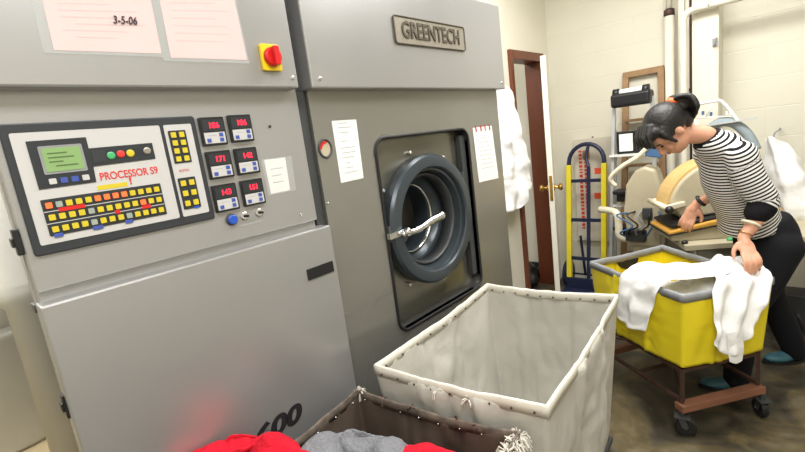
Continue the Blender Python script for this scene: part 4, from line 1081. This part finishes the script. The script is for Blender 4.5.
hipL = hipc+L*.085+Vector((0, 0, -.04)); hipR = hipc-L*.085+Vector((0, 0, -.04))
anL = ftL+Vector((.045, .05, .085)); anR = ftR+Vector((.03, .03, .085))
# left leg (near) goes to the front foot; right leg to the rear foot
legs = {}
for nm, h_, a_, kk in (('L', hipL, anL, .05), ('R', hipR, anR, .03)):
    k_ = h_.lerp(a_, .48)+F*kk; legs[nm] = (h_, k_, a_)
def loc(v): return Vector(v)-po
def chain(b, pts, rad, n=16, sub_=5):
    P_ = smooth_path([loc(p) for p in pts], sub_); R_ = []
    for i in range(len(pts)-1):
        for k in range(sub_): R_.append(rad[i]+(rad[i+1]-rad[i])*k/sub_)
    R_.append(rad[-1]); tube(b, P_, R_, n); ball(b, P_[0], R_[0], seg=n); ball(b, P_[-1], R_[-1], seg=n)
def torso(b, secs):
    """secs: (centre, half width, half depth); side axis L"""
    P_ = smooth_path([loc(s[0]) for s in secs], 4); W_, D_ = [], []
    for i in range(len(secs)-1):
        for k in range(4):
            W_.append(secs[i][1]+(secs[i+1][1]-secs[i][1])*k/4); D_.append(secs[i][2]+(secs[i+1][2]-secs[i][2])*k/4)
    W_.append(secs[-1][1]); D_.append(secs[-1][2]); tube(b, P_, W_, 24, side=L, flat=D_)
# body skin
b = new()
torso(b, [(hipc, .11, .08), (wst, .10, .075), (chest, .11, .08), (shc, .095, .055)])
chain(b, [shc.lerp(nk, .5)+Vector((0, .01, -.01)), nk, nkt], [.040, .045, .044])
chain(b, [shL, elL, wrL], [.036, .036, .023]); chain(b, [shR, elR, wrR], [.034, .034, .021])
for nm in 'LR': chain(b, legs[nm], [.075, .05, .034])
# head
hf = (F*.50+Vector((0, 0, -.86))).normalized(); hu = (F*.86+Vector((0, 0, .50))).normalized(); hl = hu.cross(hf).normalized()
if hl.dot(L) < 0: hl = -hl
HR = Matrix((hl, hf, hu)).transposed()
def hp_(x, y, z): return loc(hd)+hl*x+hf*y+hu*z
ball(b, hp_(0, -.012, .030), 1, HR, 24, (.078, .095, .088))
ball(b, hp_(0, .030, -.040), 1, HR, 20, (.058, .060, .068))
ball(b, hp_(0, .055, -.078), 1, HR, 14, (.028, .026, .024))
ball(b, hp_(0, .050, .030), 1, HR, 18, (.060, .036, .045))
tube(b, [hp_(0, .080, .018), hp_(0, .104, -.022)], [.008, .013], 10); ball(b, hp_(0, .102, -.024), .014, seg=10)
for s in (-1, 1):
    ball(b, hp_(s*.034, .066, -.026), 1, HR, 12, (.022, .018, .022))
    ball(b, hp_(s*.076, -.005, -.008), 1, HR, 12, (.009, .017, .028))
    ball(b, hp_(s*.030, .079, .022), 1, HR, 10, (.018, .008, .006))
ball(b, hp_(0, .084, -.052), 1, HR, 10, (.022, .010, .010))
def hand(b, w_, tip, palm_n, thumb_s, curl=.5, spread=1):
    d = (tip-w_).normalized(); n_ = (palm_n-d*palm_n.dot(d)).normalized(); s_ = d.cross(n_)*thumb_s
    Lh = (tip-w_).length
    pc = w_+d*Lh*.30
    ball(b, loc(pc), 1, Matrix((s_, d, n_)).transposed(), 14, (.034, Lh*.32, .014))
    chain(b, [w_, w_+d*Lh*.2], [.022, .022], 10, 2)
    for k, (o_, ln) in enumerate(((.026, .92), (.009, 1.0), (-.009, .96), (-.026, .80))):
        base = w_+d*Lh*.48+s_*o_; kn = base+d*Lh*.26*ln+s_*o_*.15*spread-n_*.004; mid_ = kn+d*Lh*.18*ln+n_*.016*curl*2; tp_ = mid_+d*Lh*.08*ln+n_*.024*curl*2
        chain(b, [base, kn, mid_, tp_], [.0088, .0082, .0075, .0062], 8, 3)
    tb = w_+d*Lh*.18+s_*.028
    chain(b, [tb, tb+s_*.022+d*Lh*.16+n_*.006, tb+s_*.028+d*Lh*.34+n_*.012], [.013, .0105, .008], 8, 3)
hand(b, wrL, hnL+(hnL-wrL).normalized()*.06+Vector((.0, 0, .0)), Vector((-.35, .75, -.3)), -1, .6)
hand(b, wrR, hnR+(hnR-wrR).normalized()*.04, Vector((-.3, .3, -.8)), 1, .35)
body = voxel('body', b, 'skin', per, vox=.0052, sm=5)
# lips, eyes, brows
b = new(); ball(b, hp_(0, .0925, -.051), 1, HR, 10, (.017, .005, .005)); obj('lips', b, 'skin_red', per, smooth=True)
for s in (-1, 1):
    b = new(); ball(b, hp_(s*.029, .081, .006), 1, HR, 10, (.012, .005, .0035)); obj('eye', b, 'hair', per, smooth=True)
    b = new(); tube(b, [hp_(s*.016, .0855, .024), hp_(s*.032, .086, .028), hp_(s*.046, .078, .024)], .003, 6); obj('eyebrow', b, 'hair', per, smooth=True)
# hair
b = new()
ball(b, hp_(0, -.026, .042), 1, HR, 24, (.088, .098, .090))
ball(b, hp_(0, .040, .078), 1, HR, 18, (.076, .052, .036))
for s in (-1, 1): ball(b, hp_(s*.060, .012, .040), 1, HR, 14, (.026, .045, .045))
ball(b, hp_(0, -.070, -.02), 1, HR, 16, (.060, .045, .055))
tie = hp_(0, -.118, .055)
for s, a_ in ((-.055, .0), (-.03, .3), (0, .1), (.03, .2), (.055, 0)):
    tube(b, smooth_path([hp_(s*.8, .02, .11), hp_(s, .075, .095), hp_(s*1.15, .10, .066-.01*a_), hp_(s*1.2, .105, .040-.03*a_)], 4), [.016]*5+[.013]*4+[.007]*4, 8)
for s in (-1, 1): tube(b, smooth_path([hp_(s*.070, .035, .06), hp_(s*.079, .045, .02), hp_(s*.076, .042, -.028)], 4), [.016]*4+[.010]*4+[.004], 8)
hair = voxel('hair', b, 'hair', per, vox=.0055, sm=4)
b = new()
for k in range(9):
    s = (k-4)*.009
    tube(b, smooth_path([tie, tie+Vector((.01, .02, .022))+hl*s, tie+Vector((.045, .035, .015))+hl*s*1.6, tie+Vector((.065, .04, -.035))+hl*s*1.8, tie+Vector((.07, .04, -.09+.01*(k % 3)))+hl*s*1.2], 5), [.013]*8+[.015]*8+[.008]*5, 8)
voxel('ponytail', b, 'hair', per, vox=.006, sm=3)
b = new(); dtie = Vector((.01, .02, .035)).normalized(); tube(b, [tie-dtie*.012, tie+dtie*.014], .023, 14); obj('hair_tie', b, 'orange', per, smooth=True)
# trousers
b = new()
torso(b, [(hipc+Vector((-.02, -.01, .09)), .125, .10), (hipc+Vector((.0, 0, .03)), .140, .115), (hipc+Vector((.01, .01, -.05)), .148, .122), (hipc+Vector((0, 0, -.11)), .135, .10)])
for nm in 'LR': h_, k_, a_ = legs[nm]; chain(b, [h_, h_.lerp(k_, .5), k_, k_.lerp(a_, .5), a_+Vector((0, 0, -.02))], [.098, .088, .070, .066, .058])
voxel('trousers', b, 'pants', per, vox=.010, sm=5)
# shoes
for f_, an in ((ftL, anL), (ftR, anR)):
    b = new(); dF = (F if f_ is ftR else Vector((-.95, -.3, 0))).normalized(); a0_ = loc(an)
    R_ = Matrix((dF.cross(Zv), dF, Zv)).transposed()
    ball(b, a0_+Vector((0, 0, -.045)), 1, R_, 16, (.036, .045, .036)); ball(b, a0_+dF*.085+Vector((0, 0, -.055)), 1, R_, 16, (.042, .075, .026)); ball(b, a0_+dF*.03+Vector((0, 0, -.045)), 1, R_, 16, (.036, .06, .032))
    voxel('shoe', b, 'shoe', per, vox=.008, sm=3)
    b = new(); N_ = 20; prism(b, [Vector((0, 0, .002))+Vector((a0_.x, a0_.y, 0))+dF*(.055+.115*math.cos(2*PI*k/N_))+R_.col[0]*.043*math.sin(2*PI*k/N_) for k in range(N_)], (0, 0, .016)); obj('sole', b, 'black', per)
# striped top
cuffL = elL.lerp(wrL, .30); cuffR = elR.lerp(wrR, .12)
b = new()
hem = hipc+Vector((-.07, -.03, .055))
torso(b, [(hem, .148, .130), (wst, .140, .122), (wst.lerp(chest, .5), .143, .120), (chest, .150, .118), (shc+Vector((.012, .015, -.005)), .140, .088), (shc.lerp(nk, .45), .108, .076), (shc.lerp(nk, .80), .080, .066), (nk, .060, .056)])
chain(b, [shL+Vector((.02, .02, .0)), shL.lerp(elL, .5), elL, cuffL], [.066, .064, .058, .052])
chain(b, [shR, shR.lerp(elR, .5), elR, cuffR], [.058, .056, .052, .046])
segs = [(hem, wst, 0), (wst, chest, 0), (chest, shc, 0), (shc, nk, 0)]
aT, dT = hem, (nk-hem).normalized(); LT = (nk-hem).length
def segd(p, a, c):
    d = c-a; t_ = max(0, min(1, (p-a).dot(d)/d.length_squared)); return (p-(a+d*t_)).length, t_*d.length
def sattr(co):
    p = co+po
    dt = min(segd(p, a, c)[0]-r for a, c, r in ((hem, wst, .12), (wst, chest, .125), (chest, shc, .12)))
    best = ((p-aT).dot(dT), 0, dt)
    trim_ = 0
    for s_, e_, c_, off in ((shL, elL, cuffL, .3), (shR, elR, cuffR, .3)):
        d1, t1 = segd(p, s_, e_); d2, t2 = segd(p, e_, c_)
        dd = min(d1, d2)-.058
        tt = t1 if d1 < d2 else (e_-s_).length+t2
        if d1 >= d2 or True:
            if dd < best[2]-.0 and tt > .05:
                tot = (e_-s_).length+(c_-e_).length
                ax = (p-s_).dot((e_-s_).normalized()) if d1 < d2 else (e_-s_).length+(p-e_).dot((c_-e_).normalized())
                best = (ax+off, 1 if ax > tot-.035 else 0, dd)
    s, tr, _ = best
    dn = segd(p, nk+Vector((.01, .01, -.012)), nkt)[0]
    if tr == 0 and dn < .060: tr = 1
    return s, tr
sm_ = bpy.data.materials.new('black and white striped jersey'); sm_.use_nodes = True
nt = sm_.node_tree; bs_ = nt.nodes['Principled BSDF']; bs_.inputs['Roughness'].default_value = .85; bs_.inputs['Specular IOR Level'].default_value = .2
at_ = nt.nodes.new('ShaderNodeAttribute'); at_.attribute_name = 'stripe'; at2 = nt.nodes.new('ShaderNodeAttribute'); at2.attribute_name = 'trim'
mu = nt.nodes.new('ShaderNodeMath'); mu.operation = 'MULTIPLY'; mu.inputs[1].default_value = 2*PI/.0155; nt.links.new(at_.outputs['Fac'], mu.inputs[0])
si = nt.nodes.new('ShaderNodeMath'); si.operation = 'SINE'; nt.links.new(mu.outputs[0], si.inputs[0])
gt = nt.nodes.new('ShaderNodeMath'); gt.operation = 'GREATER_THAN'; gt.inputs[1].default_value = .1; nt.links.new(si.outputs[0], gt.inputs[0])
mx = nt.nodes.new('ShaderNodeMixRGB'); mx.inputs[1].default_value = lin((228, 226, 224)); mx.inputs[2].default_value = lin((22, 20, 24)); nt.links.new(gt.outputs[0], mx.inputs[0])
g2_ = nt.nodes.new('ShaderNodeMath'); g2_.operation = 'GREATER_THAN'; g2_.inputs[1].default_value = .5; nt.links.new(at2.outputs['Fac'], g2_.inputs[0])
m3 = nt.nodes.new('ShaderNodeMixRGB'); m3.inputs[2].default_value = lin((22, 20, 24)); nt.links.new(g2_.outputs[0], m3.inputs[0]); nt.links.new(mx.outputs[0], m3.inputs[1]); nt.links.new(m3.outputs[0], bs_.inputs['Base Color'])
M['stripes'] = sm_
voxel('striped_top', b, 'stripes', per, vox=.008, sm=5, attr=sattr)
# wrist things
def ring(name, a, c, f, r, th, mt):
    p = loc(a.lerp(c, f)); d = (c-a).normalized(); s_ = d.cross(Zv).normalized(); t__ = d.cross(s_)
    b = new(); tube(b, [p+s_*r*math.cos(k*PI/12)+t__*r*math.sin(k*PI/12) for k in range(24)], th, 8, closed=True); return obj(name, b, mt, per, smooth=True)
ring('bangle', elL, wrL, .62, .036, .006, 'bangle'); ring('bracelet', elL, wrL, .88, .027, .0022, 'brass')
ring('wristwatch', elR, wrR, .82, .026, .009, 'black')
